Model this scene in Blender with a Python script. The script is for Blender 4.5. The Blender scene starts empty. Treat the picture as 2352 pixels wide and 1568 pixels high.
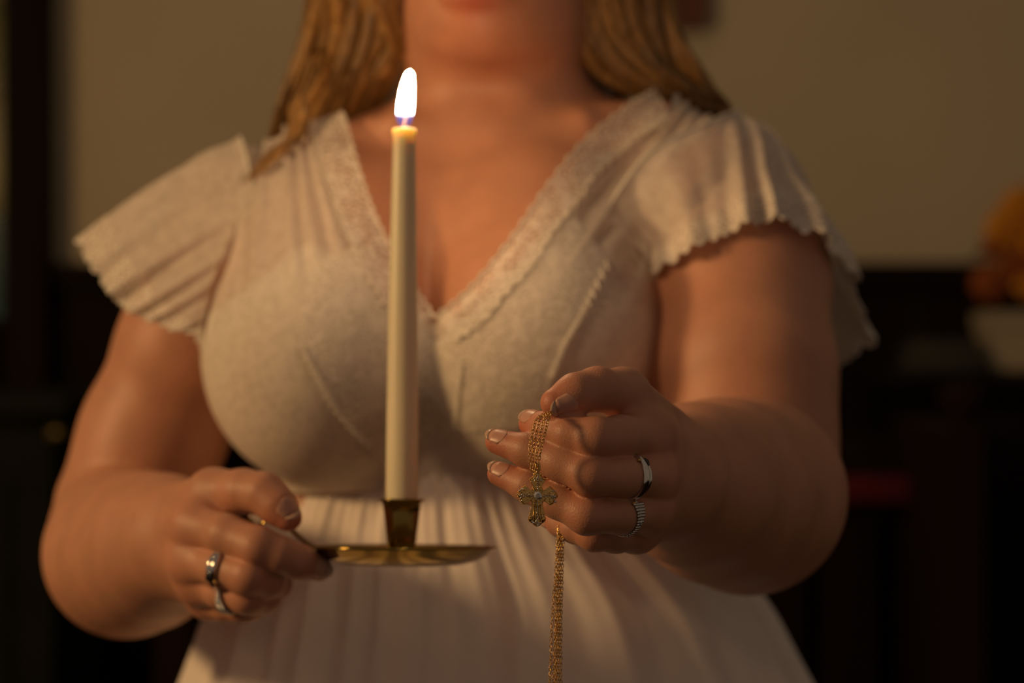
import bpy, bmesh, math, random
import numpy as np
from concurrent.futures import ThreadPoolExecutor
from mathutils import Vector, Matrix, Euler

rng = np.random.default_rng(7)
random.seed(7)
SC = bpy.context.scene
COL = SC.collection

# ------------------------------------------------------------------ camera
CAMH = 1.17            # lens height, chest level
FPX = 2352 * 85 / 36   # focal length in pixels of the 2352 wide frame
def W(px, py, Y):      # a point seen at (px,py) standing Y metres in front of the lens
    return np.array([(px - 1176) / FPX * Y, Y, CAMH - (py - 784) / FPX * Y])

cam = bpy.data.cameras.new('camera'); cam_o = bpy.data.objects.new('camera', cam)
COL.objects.link(cam_o)
cam.lens = 85; cam.sensor_width = 36; cam.clip_start = 0.05; cam.clip_end = 60
cam_o.location = (0, 0, CAMH); cam_o.rotation_euler = (math.pi / 2, 0, 0)
cam.dof.use_dof = True; cam.dof.focus_distance = 1.285; cam.dof.aperture_fstop = 4.5
SC.camera = cam_o

# ------------------------------------------------------------------ light and exposure
SC.view_settings.view_transform = 'Standard'; SC.view_settings.look = 'None'
SC.view_settings.gamma = 1.0; SC.view_settings.use_curve_mapping = False
SC.view_settings.exposure = 0.0
cy = SC.cycles
cy.max_bounces = 5; cy.diffuse_bounces = 3; cy.glossy_bounces = 3; cy.transmission_bounces = 4; cy.transparent_max_bounces = 12
cy.sample_clamp_indirect = 3.0; cy.use_light_tree = False; cy.caustics_reflective = False; cy.caustics_refractive = False
wld = bpy.data.worlds.new('dim_church_air'); SC.world = wld; wld.use_nodes = True
bg = wld.node_tree.nodes['Background']
bg.inputs[0].default_value = (1.0, 0.73, 0.52, 1); bg.inputs[1].default_value = 0.115

ld = bpy.data.lights.new('left_lamp_light', 'POINT'); ld.energy = 78; ld.color = (1.0, 0.60, 0.25)  # warm lamp out of view on the left
ld.shadow_soft_size = 0.16
lo = bpy.data.objects.new('left_lamp_light', ld); COL.objects.link(lo); lo.location = (-1.88, 0.95, 1.78)
la = bpy.data.lights.new('wall_fill_light', 'POINT'); la.energy = 5; la.color = (1.0, 0.66, 0.33)  # unseen fill added overhead to brighten the wall behind
la.shadow_soft_size = 0.25
lao = bpy.data.objects.new('wall_fill_light', la); COL.objects.link(lao); lao.location = (-0.5, 2.75, 3.1)
FLAME_STRENGTH = 345

# ------------------------------------------------------------------ materials
def new_mat(name):
    m = bpy.data.materials.new(name); m.use_nodes = True
    nt = m.node_tree; nt.nodes.clear()
    out = nt.nodes.new('ShaderNodeOutputMaterial')
    return m, nt, out
def N(nt, typ, **kw):
    n = nt.nodes.new(typ)
    for k, v in kw.items():
        if k.startswith('i_'):
            key = k[2:].replace('_', ' ')
            n.inputs[key].default_value = v
        else: setattr(n, k, v)
    return n
def coords(nt, scale=(1, 1, 1)):
    tc = N(nt, 'ShaderNodeTexCoord'); mp = N(nt, 'ShaderNodeMapping')
    mp.inputs['Scale'].default_value = scale
    nt.links.new(tc.outputs['Object'], mp.inputs['Vector'])
    return mp.outputs['Vector']
def pbr(name, col, rough=0.5, metal=0.0, var=0.12, nscale=20, bump=0.0, bscale=80, stretch=(1, 1, 1), **kw):
    m, nt, out = new_mat(name)
    b = N(nt, 'ShaderNodeBsdfPrincipled'); nt.links.new(b.outputs[0], out.inputs[0])
    v = coords(nt, stretch)
    nz = N(nt, 'ShaderNodeTexNoise'); nz.inputs['Scale'].default_value = nscale; nz.inputs['Detail'].default_value = 2
    nt.links.new(v, nz.inputs['Vector'])
    mr = N(nt, 'ShaderNodeMapRange'); mr.inputs[1].default_value = 0.3; mr.inputs[2].default_value = 0.7
    mr.inputs[3].default_value = 1 - var; mr.inputs[4].default_value = 1 + var
    nt.links.new(nz.outputs[0], mr.inputs[0])
    mx = N(nt, 'ShaderNodeVectorMath', operation='SCALE'); mx.inputs[0].default_value = col[:3]
    nt.links.new(mr.outputs[0], mx.inputs['Scale']); nt.links.new(mx.outputs[0], b.inputs['Base Color'])
    b.inputs['Roughness'].default_value = rough; b.inputs['Metallic'].default_value = metal
    for k, val in kw.items(): b.inputs[k.replace('_', ' ')].default_value = val
    if bump:
        n2 = N(nt, 'ShaderNodeTexNoise'); n2.inputs['Scale'].default_value = bscale; n2.inputs['Detail'].default_value = 1
        nt.links.new(v, n2.inputs['Vector'])
        bp = N(nt, 'ShaderNodeBump'); bp.inputs['Strength'].default_value = bump; bp.inputs['Distance'].default_value = 0.002
        nt.links.new(n2.outputs[0], bp.inputs['Height']); nt.links.new(bp.outputs[0], b.inputs['Normal'])
    m['bsdf'] = b.name
    return m

def skin_mat():
    m = pbr('skin', (0.57, 0.270, 0.165), 0.5, var=0.07, nscale=45, bump=0.12, bscale=900,
            Subsurface_Weight=0.22, Subsurface_Scale=0.006)
    nt = m.node_tree; b = nt.nodes[m['bsdf']]
    b.inputs['Subsurface Radius'].default_value = (1.0, 0.35, 0.18)
    src = b.inputs['Base Color'].links[0].from_socket
    at = N(nt, 'ShaderNodeAttribute', attribute_name='tint')
    mu = N(nt, 'ShaderNodeVectorMath', operation='MULTIPLY')
    nt.links.new(src, mu.inputs[0]); nt.links.new(at.outputs['Color'], mu.inputs[1])
    nt.links.new(mu.outputs[0], b.inputs['Base Color'])
    return m
def lace_mat(name, col, solid, scale, thr=0.42, span=0.42):
    # sheer net: cells of an open mesh with denser flower patches; real holes through the cloth
    m, nt, out = new_mat(name)
    v = coords(nt)
    vo = N(nt, 'ShaderNodeTexVoronoi', feature='DISTANCE_TO_EDGE'); vo.inputs['Scale'].default_value = scale
    nz = N(nt, 'ShaderNodeTexNoise'); nz.inputs['Scale'].default_value = scale * 0.33; nz.inputs['Detail'].default_value = 2
    nt.links.new(v, vo.inputs['Vector']); nt.links.new(v, nz.inputs['Vector'])
    a1 = N(nt, 'ShaderNodeMapRange'); a1.inputs[1].default_value = 0.05; a1.inputs[2].default_value = 0.20
    a1.inputs[3].default_value = 1.0; a1.inputs[4].default_value = 0.0
    nt.links.new(vo.outputs['Distance'], a1.inputs[0])
    a2 = N(nt, 'ShaderNodeMapRange'); a2.inputs[1].default_value = thr; a2.inputs[2].default_value = thr + 0.12
    nt.links.new(nz.outputs[0], a2.inputs[0])
    mx = N(nt, 'ShaderNodeMath', operation='MAXIMUM'); nt.links.new(a1.outputs[0], mx.inputs[0]); nt.links.new(a2.outputs[0], mx.inputs[1])
    al = N(nt, 'ShaderNodeMapRange'); al.inputs[3].default_value = solid; al.inputs[4].default_value = min(1.0, solid + span)
    nt.links.new(mx.outputs[0], al.inputs[0])
    d = N(nt, 'ShaderNodeBsdfDiffuse'); d.inputs[0].default_value = (*col, 1)
    t = N(nt, 'ShaderNodeBsdfTranslucent'); t.inputs[0].default_value = (*col, 1)
    m1 = N(nt, 'ShaderNodeMixShader'); m1.inputs[0].default_value = 0.16
    nt.links.new(d.outputs[0], m1.inputs[1]); nt.links.new(t.outputs[0], m1.inputs[2])
    tr = N(nt, 'ShaderNodeBsdfTransparent')
    m2 = N(nt, 'ShaderNodeMixShader'); nt.links.new(al.outputs[0], m2.inputs[0])
    nt.links.new(tr.outputs[0], m2.inputs[1]); nt.links.new(m1.outputs[0], m2.inputs[2])
    bp = N(nt, 'ShaderNodeBump'); bp.inputs['Strength'].default_value = 0.5; bp.inputs['Distance'].default_value = 0.001
    nt.links.new(mx.outputs[0], bp.inputs['Height'])
    nt.links.new(bp.outputs[0], d.inputs['Normal'])
    nt.links.new(m2.outputs[0], out.inputs[0])
    return m
def hair_mat():
    m = pbr('blonde_hair', (0.33, 0.172, 0.050), 0.42, var=0.45, nscale=30, stretch=(14, 14, 0.8), bump=0.5, bscale=40)
    nt = m.node_tree; b = nt.nodes[m['bsdf']]
    src = b.inputs['Base Color'].links[0].from_socket
    g = N(nt, 'ShaderNodeNewGeometry')
    mr = N(nt, 'ShaderNodeMapRange'); mr.inputs[3].default_value = 0.55; mr.inputs[4].default_value = 1.35
    nt.links.new(g.outputs['Random Per Island'], mr.inputs[0])
    s = N(nt, 'ShaderNodeVectorMath', operation='SCALE'); nt.links.new(src, s.inputs[0]); nt.links.new(mr.outputs[0], s.inputs['Scale'])
    nt.links.new(s.outputs[0], b.inputs['Base Color'])
    return m
def emis(name, col, s):
    m, nt, out = new_mat(name)
    e = N(nt, 'ShaderNodeEmission'); e.inputs[0].default_value = (*col, 1); e.inputs[1].default_value = s
    nt.links.new(e.outputs[0], out.inputs[0]); return m

M = {}
M['skin'] = skin_mat()
M['nail'] = pbr('fingernail', (0.64, 0.34, 0.25), 0.35, var=0.05)
M['nail_edge'] = pbr('nail_edge', (0.64, 0.41, 0.30), 0.25, var=0.04)
M['lip'] = pbr('lips', (0.55, 0.16, 0.14), 0.4, var=0.08)
M['eye'] = pbr('eye_white', (0.75, 0.72, 0.68), 0.15, var=0.02)
M['iris'] = pbr('iris', (0.08, 0.12, 0.16), 0.1, var=0.2, nscale=300)
M['hair'] = hair_mat()
M['satin'] = pbr('dress_lining', (0.90, 0.83, 0.75), 0.7, var=0.03, nscale=60, bump=0.15, bscale=700, Sheen_Weight=0.15)
M['skirt'] = pbr('skirt_cloth', (0.90, 0.81, 0.75), 0.75, var=0.035, nscale=40, bump=0.15, bscale=600, Sheen_Weight=0.15)
M['lace'] = lace_mat('lace', (0.93, 0.85, 0.75), 0.55, 260, 0.5, 0.32)
M['lace_trim'] = lace_mat('lace_trim', (0.93, 0.85, 0.75), 0.30, 190, 0.52, 0.6)
M['chiffon'] = lace_mat('chiffon', (0.92, 0.83, 0.73), 0.62, 520, 0.40, 0.14)
M['cord'] = pbr('stitched_cord', (0.82, 0.76, 0.66), 0.8, var=0.08, nscale=400)
M['wax'] = pbr('ivory_wax', (0.93, 0.82, 0.58), 0.38, var=0.03, nscale=12, Subsurface_Weight=0.3, Subsurface_Scale=0.012)
M['wax'].node_tree.nodes[M['wax']['bsdf']].inputs['Subsurface Radius'].default_value = (1, 0.6, 0.3)
M['wick'] = pbr('wick', (0.25, 0.13, 0.08), 0.9, var=0.3, nscale=500)
M['brass'] = pbr('polished_brass', (0.40, 0.27, 0.075), 0.13, 1.0, var=0.12, nscale=35, bump=0.05, bscale=120)
M['gold'] = pbr('gold', (0.85, 0.55, 0.20), 0.28, 1.0, var=0.15, nscale=300)
M['silver'] = pbr('silver', (0.78, 0.74, 0.70), 0.16, 1.0, var=0.08, nscale=200)
M['gem'] = pbr('clear_stone', (0.85, 0.88, 0.95), 0.05, 0.0, var=0.05, Transmission_Weight=0.6, IOR=1.9)
M['gem_dark'] = pbr('dark_stone', (0.012, 0.012, 0.014), 0.06, var=0.1, nscale=300)
M['plaster'] = pbr('cream_plaster', (0.52, 0.44, 0.31), 0.9, var=0.05, nscale=3, bump=0.2, bscale=60)
M['darkwood'] = pbr('dark_stained_wood', (0.009, 0.0035, 0.0025), 0.7, var=0.35, nscale=6, stretch=(6, 6, 0.6), Specular_IOR_Level=0.1)
M['redwood'] = pbr('reddish_wood', (0.11, 0.028, 0.012), 0.5, var=0.3, nscale=6, stretch=(6, 6, 0.6))
M['pewwood'] = pbr('pew_wood', (0.013, 0.0045, 0.003), 0.7, var=0.3, nscale=6, stretch=(6, 6, 0.6), Specular_IOR_Level=0.1)
M['blackwood'] = pbr('black_lacquer', (0.005, 0.0025, 0.0025), 0.7, var=0.3, nscale=8, Specular_IOR_Level=0.1)
M['carpet'] = pbr('dark_carpet', (0.012, 0.006, 0.005), 0.95, var=0.3, nscale=60, Specular_IOR_Level=0.1)
M['redcloth'] = pbr('red_upholstery', (0.13, 0.005, 0.010), 0.85, var=0.2, nscale=40)
M['greygreen'] = pbr('grey_green_paint', (0.010, 0.010, 0.006), 0.8, var=0.2, nscale=9, Specular_IOR_Level=0.1)
M['greycloth'] = pbr('dark_grey_cloth', (0.030, 0.030, 0.022), 0.9, var=0.2, nscale=30)
M['paper'] = pbr('white_card', (0.34, 0.29, 0.20), 0.8, var=0.05)
M['petal_y'] = pbr('amber_petal', (0.62, 0.25, 0.008), 0.7, var=0.25, nscale=40)
M['petal_o'] = pbr('rust_petal', (0.30, 0.07, 0.008), 0.7, var=0.25, nscale=40)
M['leaf'] = pbr('dark_leaf', (0.03, 0.035, 0.01), 0.7, var=0.25, nscale=40)

# ------------------------------------------------------------------ object helpers
def tag(o, label=None, cat=None, group=None, kind=None):
    if label: o['label'] = label
    if cat: o['category'] = cat
    if group: o['group'] = group
    if kind: o['kind'] = kind
    return o
def empty(name, loc=(0, 0, 0), rot=(0, 0, 0)):
    o = bpy.data.objects.new(name, None); COL.objects.link(o)
    o.location = loc; o.rotation_euler = rot; o.empty_display_size = 0.02
    return o
def world_of(o):
    m = Matrix.LocRotScale(o.location, o.rotation_euler, o.scale)
    if o.parent: m = world_of(o.parent) @ o.matrix_parent_inverse @ m
    return m
def adopt(o, parent):           # parent, keeping world coordinates
    o.parent = parent; o.matrix_parent_inverse = world_of(parent).inverted()
def link(name, me, mat, parent=None, keep=True):
    o = bpy.data.objects.new(name, me); COL.objects.link(o)
    for mm in (mat if isinstance(mat, (list, tuple)) else [mat]): me.materials.append(M[mm] if isinstance(mm, str) else mm)
    if parent is not None:
        if keep: adopt(o, parent)
        else: o.parent = parent
    return o
def mesh_np(name, V, F, smooth=True):
    me = bpy.data.meshes.new(name)
    V = np.asarray(V, dtype=np.float32)
    if isinstance(F, np.ndarray):
        n, k = F.shape
        me.vertices.add(len(V)); me.vertices.foreach_set('co', V.ravel())
        me.loops.add(n * k); me.loops.foreach_set('vertex_index', F.astype(np.int32).ravel())
        me.polygons.add(n); me.polygons.foreach_set('loop_start', np.arange(0, n * k, k, dtype=np.int32))
        me.polygons.foreach_set('loop_total', np.full(n, k, dtype=np.int32))
    else:
        me.from_pydata([tuple(map(float, v)) for v in V], [], F)
    me.update(calc_edges=True); me.validate()
    if smooth: me.polygons.foreach_set('use_smooth', np.ones(len(me.polygons), dtype=bool))
    return me
class MB:                        # collects pieces of ONE part
    def __init__(s): s.v = []; s.f = []; s.n = 0
    def add(s, V, F):
        V = np.asarray(V, float); s.v.append(V)
        s.f += [[i + s.n for i in f] for f in F]; s.n += len(V); return s
    def box(s, c, d, R=None):
        c = np.asarray(c, float); h = np.asarray(d, float) / 2
        b = min(h) * 0.12
        V = []
        for sx in (-1, 1):
            for sy in (-1, 1):
                for sz in (-1, 1):
                    V += [(sx * (h[0] - b), sy * (h[1] - b), sz * h[2]), (sx * (h[0] - b), sy * h[1], sz * (h[2] - b)), (sx * h[0], sy * (h[1] - b), sz * (h[2] - b))]
        bm = bmesh.new()
        for v in V: bm.verts.new(v)
        bmesh.ops.convex_hull(bm, input=bm.verts)
        bm.verts.index_update()
        VV = np.array([v.co[:] for v in bm.verts]); FF = [[v.index for v in f.verts] for f in bm.faces]; bm.free()
        if R is not None: VV = VV @ np.asarray(R).T
        return s.add(VV + c, FF)
    def lathe(s, prof, seg=48, c=(0, 0, 0), ax=None):
        prof = np.asarray(prof, float); th = np.linspace(0, 2 * math.pi, seg, endpoint=False)
        V = np.stack([prof[:, None, 0] * np.cos(th), prof[:, None, 0] * np.sin(th), np.repeat(prof[:, 1:2], seg, 1)], -1).reshape(-1, 3)
        if ax is not None: V = V @ np.asarray(ax)      # rows: images of x, y, z
        F = []
        for i in range(len(prof) - 1):
            for j in range(seg):
                k = (j + 1) % seg
                F.append([i * seg + j, i * seg + k, (i + 1) * seg + k, (i + 1) * seg + j])
        if prof[0, 0] > 1e-6: pass
        return s.add(V + np.asarray(c), F)
    def tube(s, P, R, seg=8, flat=None, cap=True, closed=False):
        P = np.asarray(P, float); n = len(P); R = np.broadcast_to(np.asarray(R, float), (n,))
        T = np.gradient(P, axis=0)
        if closed: T = np.roll(P, -1, 0) - np.roll(P, 1, 0)
        T /= np.linalg.norm(T, axis=1, keepdims=True) + 1e-12
        up = np.array([0, -1.0, 0]) if flat is None else np.asarray(flat, float)
        A = np.cross(T, up); bad = np.linalg.norm(A, axis=1) < 1e-3; A[bad] = np.cross(T[bad], [0.3, 0.2, 1])
        A /= np.linalg.norm(A, axis=1, keepdims=True); B = np.cross(A, T)
        th = np.linspace(0, 2 * math.pi, seg, endpoint=False)
        asp = getattr(s, 'asp', 1.0)
        V = P[:, None] + R[:, None, None] * (np.cos(th)[None, :, None] * A[:, None] + asp * np.sin(th)[None, :, None] * B[:, None])
        F = []
        for i in range(n if closed else n - 1):
            a = i * seg; b = ((i + 1) % n) * seg
            for j in range(seg):
                k = (j + 1) % seg; F.append([a + j, a + k, b + k, b + j])
        if cap and not closed:
            F.append(list(range(seg))[::-1]); F.append([(n - 1) * seg + j for j in range(seg)])
        return s.add(V.reshape(-1, 3), F)
    def ball(s, c, r, sub=1, R=None):
        V, F = ICO[sub]; V = V * np.asarray(r)
        if R is not None: V = V @ np.asarray(R)
        return s.add(V + np.asarray(c), F)
    def grid(s, P, close_u=False):       # P[i,j,3]
        n, m_ = P.shape[:2]; F = []
        for i in range(n - 1):
            for j in range(m_ if close_u else m_ - 1):
                k = (j + 1) % m_; F.append([i * m_ + j, i * m_ + k, (i + 1) * m_ + k, (i + 1) * m_ + j])
        return s.add(P.reshape(-1, 3), F)
    def build(s, name, mat, parent=None, smooth=True, keep=True, solid=0):
        me = mesh_np(name, np.concatenate(s.v), s.f, smooth)
        o = link(name, me, mat, parent, keep)
        if solid:
            md = o.modifiers.new('thickness', 'SOLIDIFY'); md.thickness = solid; md.offset = 0
        return o
ICO = {}
for sub in (1, 2):
    bm = bmesh.new(); bmesh.ops.create_icosphere(bm, subdivisions=sub, radius=1); bm.verts.index_update()
    ICO[sub] = (np.array([v.co[:] for v in bm.verts]), [[v.index for v in f.verts] for f in bm.faces]); bm.free()
def catmull(P, n, closed=False):
    P = np.asarray(P, float); k = len(P)
    if closed: Q = np.concatenate([P[-1:], P, P[:2]]); segs = k
    else: Q = np.concatenate([2 * P[:1] - P[1:2], P, 2 * P[-1:] - P[-2:-1]]); segs = k - 1
    t = np.linspace(0, segs, n, endpoint=not closed); i = np.minimum(t.astype(int), segs - 1); f = (t - i)[:, None]
    p0, p1, p2, p3 = Q[i], Q[i + 1], Q[i + 2], Q[i + 3]
    return 0.5 * (2 * p1 + (p2 - p0) * f + (2 * p0 - 5 * p1 + 4 * p2 - p3) * f ** 2 + (3 * p1 - p0 - 3 * p2 + p3) * f ** 3)
def unit(v): v = np.asarray(v, float); return v / np.linalg.norm(v)
#@@STRUCTURE
# ------------------------------------------------------------------ the setting
YW = 4.2
sW = YW / FPX
def slab(name, c, d, mat, parent=None, kind='structure'):
    o = MB().box(c, d).build(name, mat, parent, smooth=False)
    if kind and parent is None: o['kind'] = kind
    return o
slab('floor', (0, 2.0, -0.05), (8, 6, 0.1), 'carpet')
wall = slab('wall_back', (0, YW + 0.06, 1.6), (8, 0.12, 3.2), 'plaster')
ztop = W(0, 604, YW)[2]
wc = empty('trim_1', (0, YW, 0)); wc['kind'] = 'structure'
x = -0.80
pm = None
slab('cap_rail', (1.6, YW - 0.03, ztop - 0.02), (4.8, 0.06, 0.04), 'darkwood', wc)
slab('base_rail', (1.6, YW - 0.03, 0.09), (4.8, 0.06, 0.18), 'darkwood', wc)
for i in range(16):              # upright boards, each its own piece
    w = 0.30; cx = -0.80 + 0.15 + i * w
    if pm is None:
        bo = slab('board', (0, 0, 0), (w - 0.012, 0.03, ztop - 0.22), 'darkwood'); pm = bo.data
        del bo['kind']
    else:
        bo = bpy.data.objects.new('board', pm); COL.objects.link(bo)
    bo.location = (cx, YW - 0.018 - 0.003 * (i % 2), (ztop - 0.04 + 0.18) / 2)
    adopt(bo, wc)
# window with coloured panes in a dark casing, mostly beyond the left edge
wx1 = W(118, 0, YW - 0.05)[0]; wx0 = W(16, 0, YW - 0.05)[0]
win = empty('window_1', (wx0 - 0.4, YW - 0.02, 1.0)); win['kind'] = 'structure'
zb, zt = W(0, 735, YW)[2], 2.9
slab('casing', ((wx0 + wx1) / 2, YW - 0.05, (zb - 0.12 + zt) / 2), (wx1 - wx0, 0.1, zt - zb + 0.12), 'darkwood', win)
slab('casing', (wx0 - 0.85, YW - 0.05, (zb - 0.12 + zt) / 2), (wx1 - wx0, 0.1, zt - zb + 0.12), 'darkwood', win)
slab('sill', (wx0 - 0.42, YW - 0.06, zb - 0.06), (0.82, 0.14, 0.12), 'darkwood', win)
slab('head_rail', (wx0 - 0.42, YW - 0.05, zt + 0.05), (1.0, 0.1, 0.1), 'darkwood', win)
cols = [(0.03, 0.045, 0.02), (0.075, 0.05, 0.003), (0.10, 0.06, 0.004), (0.016, 0.05, 0.03), (0.03, 0.03, 0.06)]
def glass(c):
    m, nt, out = new_mat('stained_glass'); m.cycles.emission_sampling = 'NONE'
    e = N(nt, 'ShaderNodeEmission'); g = N(nt, 'ShaderNodeBsdfGlossy'); g.inputs['Roughness'].default_value = 0.2
    nz = N(nt, 'ShaderNodeTexNoise'); nz.inputs['Scale'].default_value = 9
    mx = N(nt, 'ShaderNodeVectorMath', operation='SCALE'); mx.inputs[0].default_value = c
    nt.links.new(coords(nt), nz.inputs['Vector']); nt.links.new(nz.outputs[0], mx.inputs['Scale'])
    nt.links.new(mx.outputs[0], e.inputs[0]); e.inputs[1].default_value = 0.55
    ms = N(nt, 'ShaderNodeMixShader'); ms.inputs[0].default_value = 0.015
    nt.links.new(e.outputs[0], ms.inputs[1]); nt.links.new(g.outputs[0], ms.inputs[2]); nt.links.new(ms.outputs[0], out.inputs[0])
    return m
GL = [glass(c) for c in cols]
seq = [3, 2, 1, 0, 4, 2, 3, 0, 1]
nr = 9
for r in range(nr):
    for c in range(3):
        z0 = zb + (zt - zb) * r / nr; z1 = zb + (zt - zb) * (r + 1) / nr
        ww = 0.25; cx = wx0 - ww / 2 - c * (ww + 0.012) + 0.004
        o = MB().box((cx, YW - 0.02, (z0 + z1) / 2), (ww, 0.006, z1 - z0 - 0.01)).build('pane', GL[seq[(r + c * 2) % 9]], win, smooth=False)
# wooden upright hanging on the plaster, only its rounded foot enters the picture
hang = empty('wall_ornament', tuple(W(1580, 70, YW - 0.02)))
tag(hang, 'dark reddish wooden upright hanging on the pale wall behind her hair', 'wall ornament')
ox0, ox1 = W(1535, 0, YW)[0], W(1622, 0, YW)[0]; oz = W(0, 72, YW)[2]
def plank(x0, x1, z0, z1, round_=0.02):
    pts = []
    for cx, cz, a0 in ((x1 - round_, z1 - round_, 0), (x0 + round_, z1 - round_, 90), (x0 + round_, z0 + round_, 180), (x1 - round_, z0 + round_, 270)):
        for k in range(6):
            a = math.radians(a0 + k * 18); pts.append((cx + round_ * math.cos(a), cz + round_ * math.sin(a)))
    n = len(pts)
    V = [(p[0], YW - 0.035, p[1]) for p in pts] + [(p[0], YW - 0.002, p[1]) for p in pts]
    F = [list(range(n)), list(range(2 * n - 1, n - 1, -1))] + [[i, n + i, n + (i + 1) % n, (i + 1) % n] for i in range(n)]
    return V, F
MB().add(*plank(ox0, ox1, oz, oz + 0.72)).build('upright', 'redwood', hang, smooth=False)
MB().add(*plank(ox0 - 0.16, ox1 + 0.16, oz + 0.44, oz + 0.505)).build('crossbar', 'redwood', hang, smooth=False)

# ------------------------------------------------------------------ dim furniture behind
def pew():
    Y = 3.2
    r = empty('pew', (W(1700, 0, Y)[0], Y, 0))
    tag(r, 'dark wooden pew with a red padded back behind her elbow', 'pew')
    xe = W(2170, 0, Y)[0]; x0 = xe - 1.0
    zt = W(0, 975, Y)[2]
    slab('end_panel', (xe, Y + 0.05, zt / 2), (0.045, 0.42, zt), 'pewwood', r)
    slab('end_panel', (x0, Y + 0.05, zt / 2), (0.045, 0.42, zt), 'pewwood', r)
    MB().lathe([(0, .05), (.018, .046), (.03, .03), (.026, .012), (.016, 0), (.02, -.008)], 24, (xe, Y - .12, zt + .01)).build('finial', 'pewwood', r)
    slab('back_rail', ((xe + x0) / 2, Y + 0.2, zt - 0.06), (.96, 0.03, 0.07), 'darkwood', r)
    za, zb_ = W(0, 1172, Y)[2], W(0, 1108, Y)[2]
    pad = MB().box(((xe + x0) / 2, Y + 0.165, (za + zb_) / 2), (.955, 0.05, zb_ - za)).build('back_pad', 'redcloth', r)
    for k in range(9):
        slab('slat', (x0 + 0.1 + k * 0.1, Y + 0.2, (za + 0.45) / 2), (0.075, 0.018, za - 0.45), 'darkwood', r)
    slab('seat', ((xe + x0) / 2, Y + 0.02, 0.44), (.96, 0.38, 0.035), 'darkwood', r)
    slab('apron', ((xe + x0) / 2, Y - 0.14, 0.38), (.96, 0.025, 0.09), 'darkwood', r)
pew()
def cabinet(name, x0, x1, Yf, depth, h, mat, label, nd, knob):
    r = empty(name, ((x0 + x1) / 2, Yf + depth / 2, 0)); tag(r, label, 'cabinet')
    cx = (x0 + x1) / 2; w = x1 - x0; cy = Yf + depth / 2
    slab('body', (cx, cy + 0.01, h / 2), (w - 0.02, depth - 0.02, h - 0.05), mat, r)
    slab('top', (cx, cy, h - 0.015), (w + 0.02, depth + 0.02, 0.03), mat, r)
    slab('plinth', (cx, cy, 0.03), (w, depth, 0.06), mat, r)
    for k in range(nd):
        dw = w / nd; dx = x0 + dw * (k + 0.5)
        d = MB().box((dx, Yf - 0.004, h / 2 + 0.01), (dw - 0.02, 0.02, h - 0.13)).build('door', mat, r, smooth=False)
        MB().box((dx, Yf - 0.016, h / 2 + 0.01), (dw - 0.14, 0.012, h - 0.27)).build('panel', mat, d, smooth=False)
        kx, kz = knob if knob else (dx + dw * 0.4, h * 0.6)
        MB().lathe([(0, .022), (.011, .018), (.013, .01), (.006, .004), (.006, 0)], 16, (kx if knob and k == nd - 1 else dx + dw * .4, Yf - .014, kz), ((1, 0, 0), (0, 0, 1), (0, -1, 0))).build('knob', 'brass', d)
kx = W(128, 1000, 3.45)
cabinet('cabinet', W(150, 0, 3.5)[0] - 0.8, W(150, 0, 3.5)[0], 3.47, 0.45, W(0, 905, 3.5)[2], 'greygreen', 'dim grey green cabinet below the coloured window', 2, (kx[0], kx[2]))
ZC = W(0, 852, 3.75)[2]
cabinet('sideboard', W(2040, 0, 3.7)[0], W(2040, 0, 3.7)[0] + 1.3, 3.55, 0.5, ZC, 'blackwood', 'tall black sideboard under the amber flowers', 3, None)
# folded cloth lying on the sideboard
x0, x1 = W(2085, 0, 3.7)[0], W(2235, 0, 3.7)[0]
fc = empty('folded_cloth', ((x0 + x1) / 2, 3.72, ZC)); tag(fc, 'dark grey folded cloth lying left of the white card box', 'cloth')
for k in range(4):
    MB().box(((x0 + x1) / 2 + 0.004 * (k % 2), 3.72, ZC + 0.0065 + k * 0.0122), (x1 - x0 - 0.006 * k, 0.2 - 0.006 * k, 0.012)).build('fold', 'greycloth', fc)
# white card box with a lid
x0 = W(2262, 0, 3.68)[0]
cb = empty('card_box', (x0 + 0.09, 3.72, ZC)); tag(cb, 'white card box standing on the sideboard in front of the flowers', 'box')
zh = W(0, 716, 3.66)[2] - ZC
MB().box((x0 + 0.09, 3.72, ZC + zh * 0.36), (0.172, 0.12, zh * 0.72)).build('body', 'paper', cb, smooth=False)
MB().box((x0 + 0.09, 3.72, ZC + zh * 0.86), (0.18, 0.128, zh * 0.28)).build('lid', 'paper', cb, smooth=False)
# vase and flowers
vx = W(2335, 0, 3.88)[0]
va = empty('vase', (vx, 3.9, ZC)); tag(va, 'dark vase holding amber flowers behind the white box', 'vase')
MB().lathe([(0, 0), (.035, 0), (.05, .03), (.055, .07), (.04, .115), (.028, .135), (.034, .15), (.03, .15), (.024, .135), (.034, .1), (0, .02)], 32, (vx, 3.9, ZC)).build('body', 'blackwood', va)
MB().lathe([(.031, .147), (.036, .15), (.036, .154), (.031, .154)], 32, (vx, 3.9, ZC)).build('rim', 'brass', va)
fl = [(2318, 530, 'petal_y', .045), (2348, 480, 'petal_y', .040), (2275, 650, 'petal_o', .034), (2290, 560, 'petal_o', .028), (2342, 600, 'petal_o', .038),
      (2385, 560, 'petal_y', .045), (2370, 645, 'petal_y', .034)]
FL_LABELS = ['amber flower facing the room above the white box', 'highest amber flower at the right edge of the picture', 'low rust flower hanging left of the vase', 'small dark rust flower between the amber and the low rust flower',
             'rust flower close above the white box', 'amber flower right of the vase', 'low amber flower right of the vase']
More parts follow.
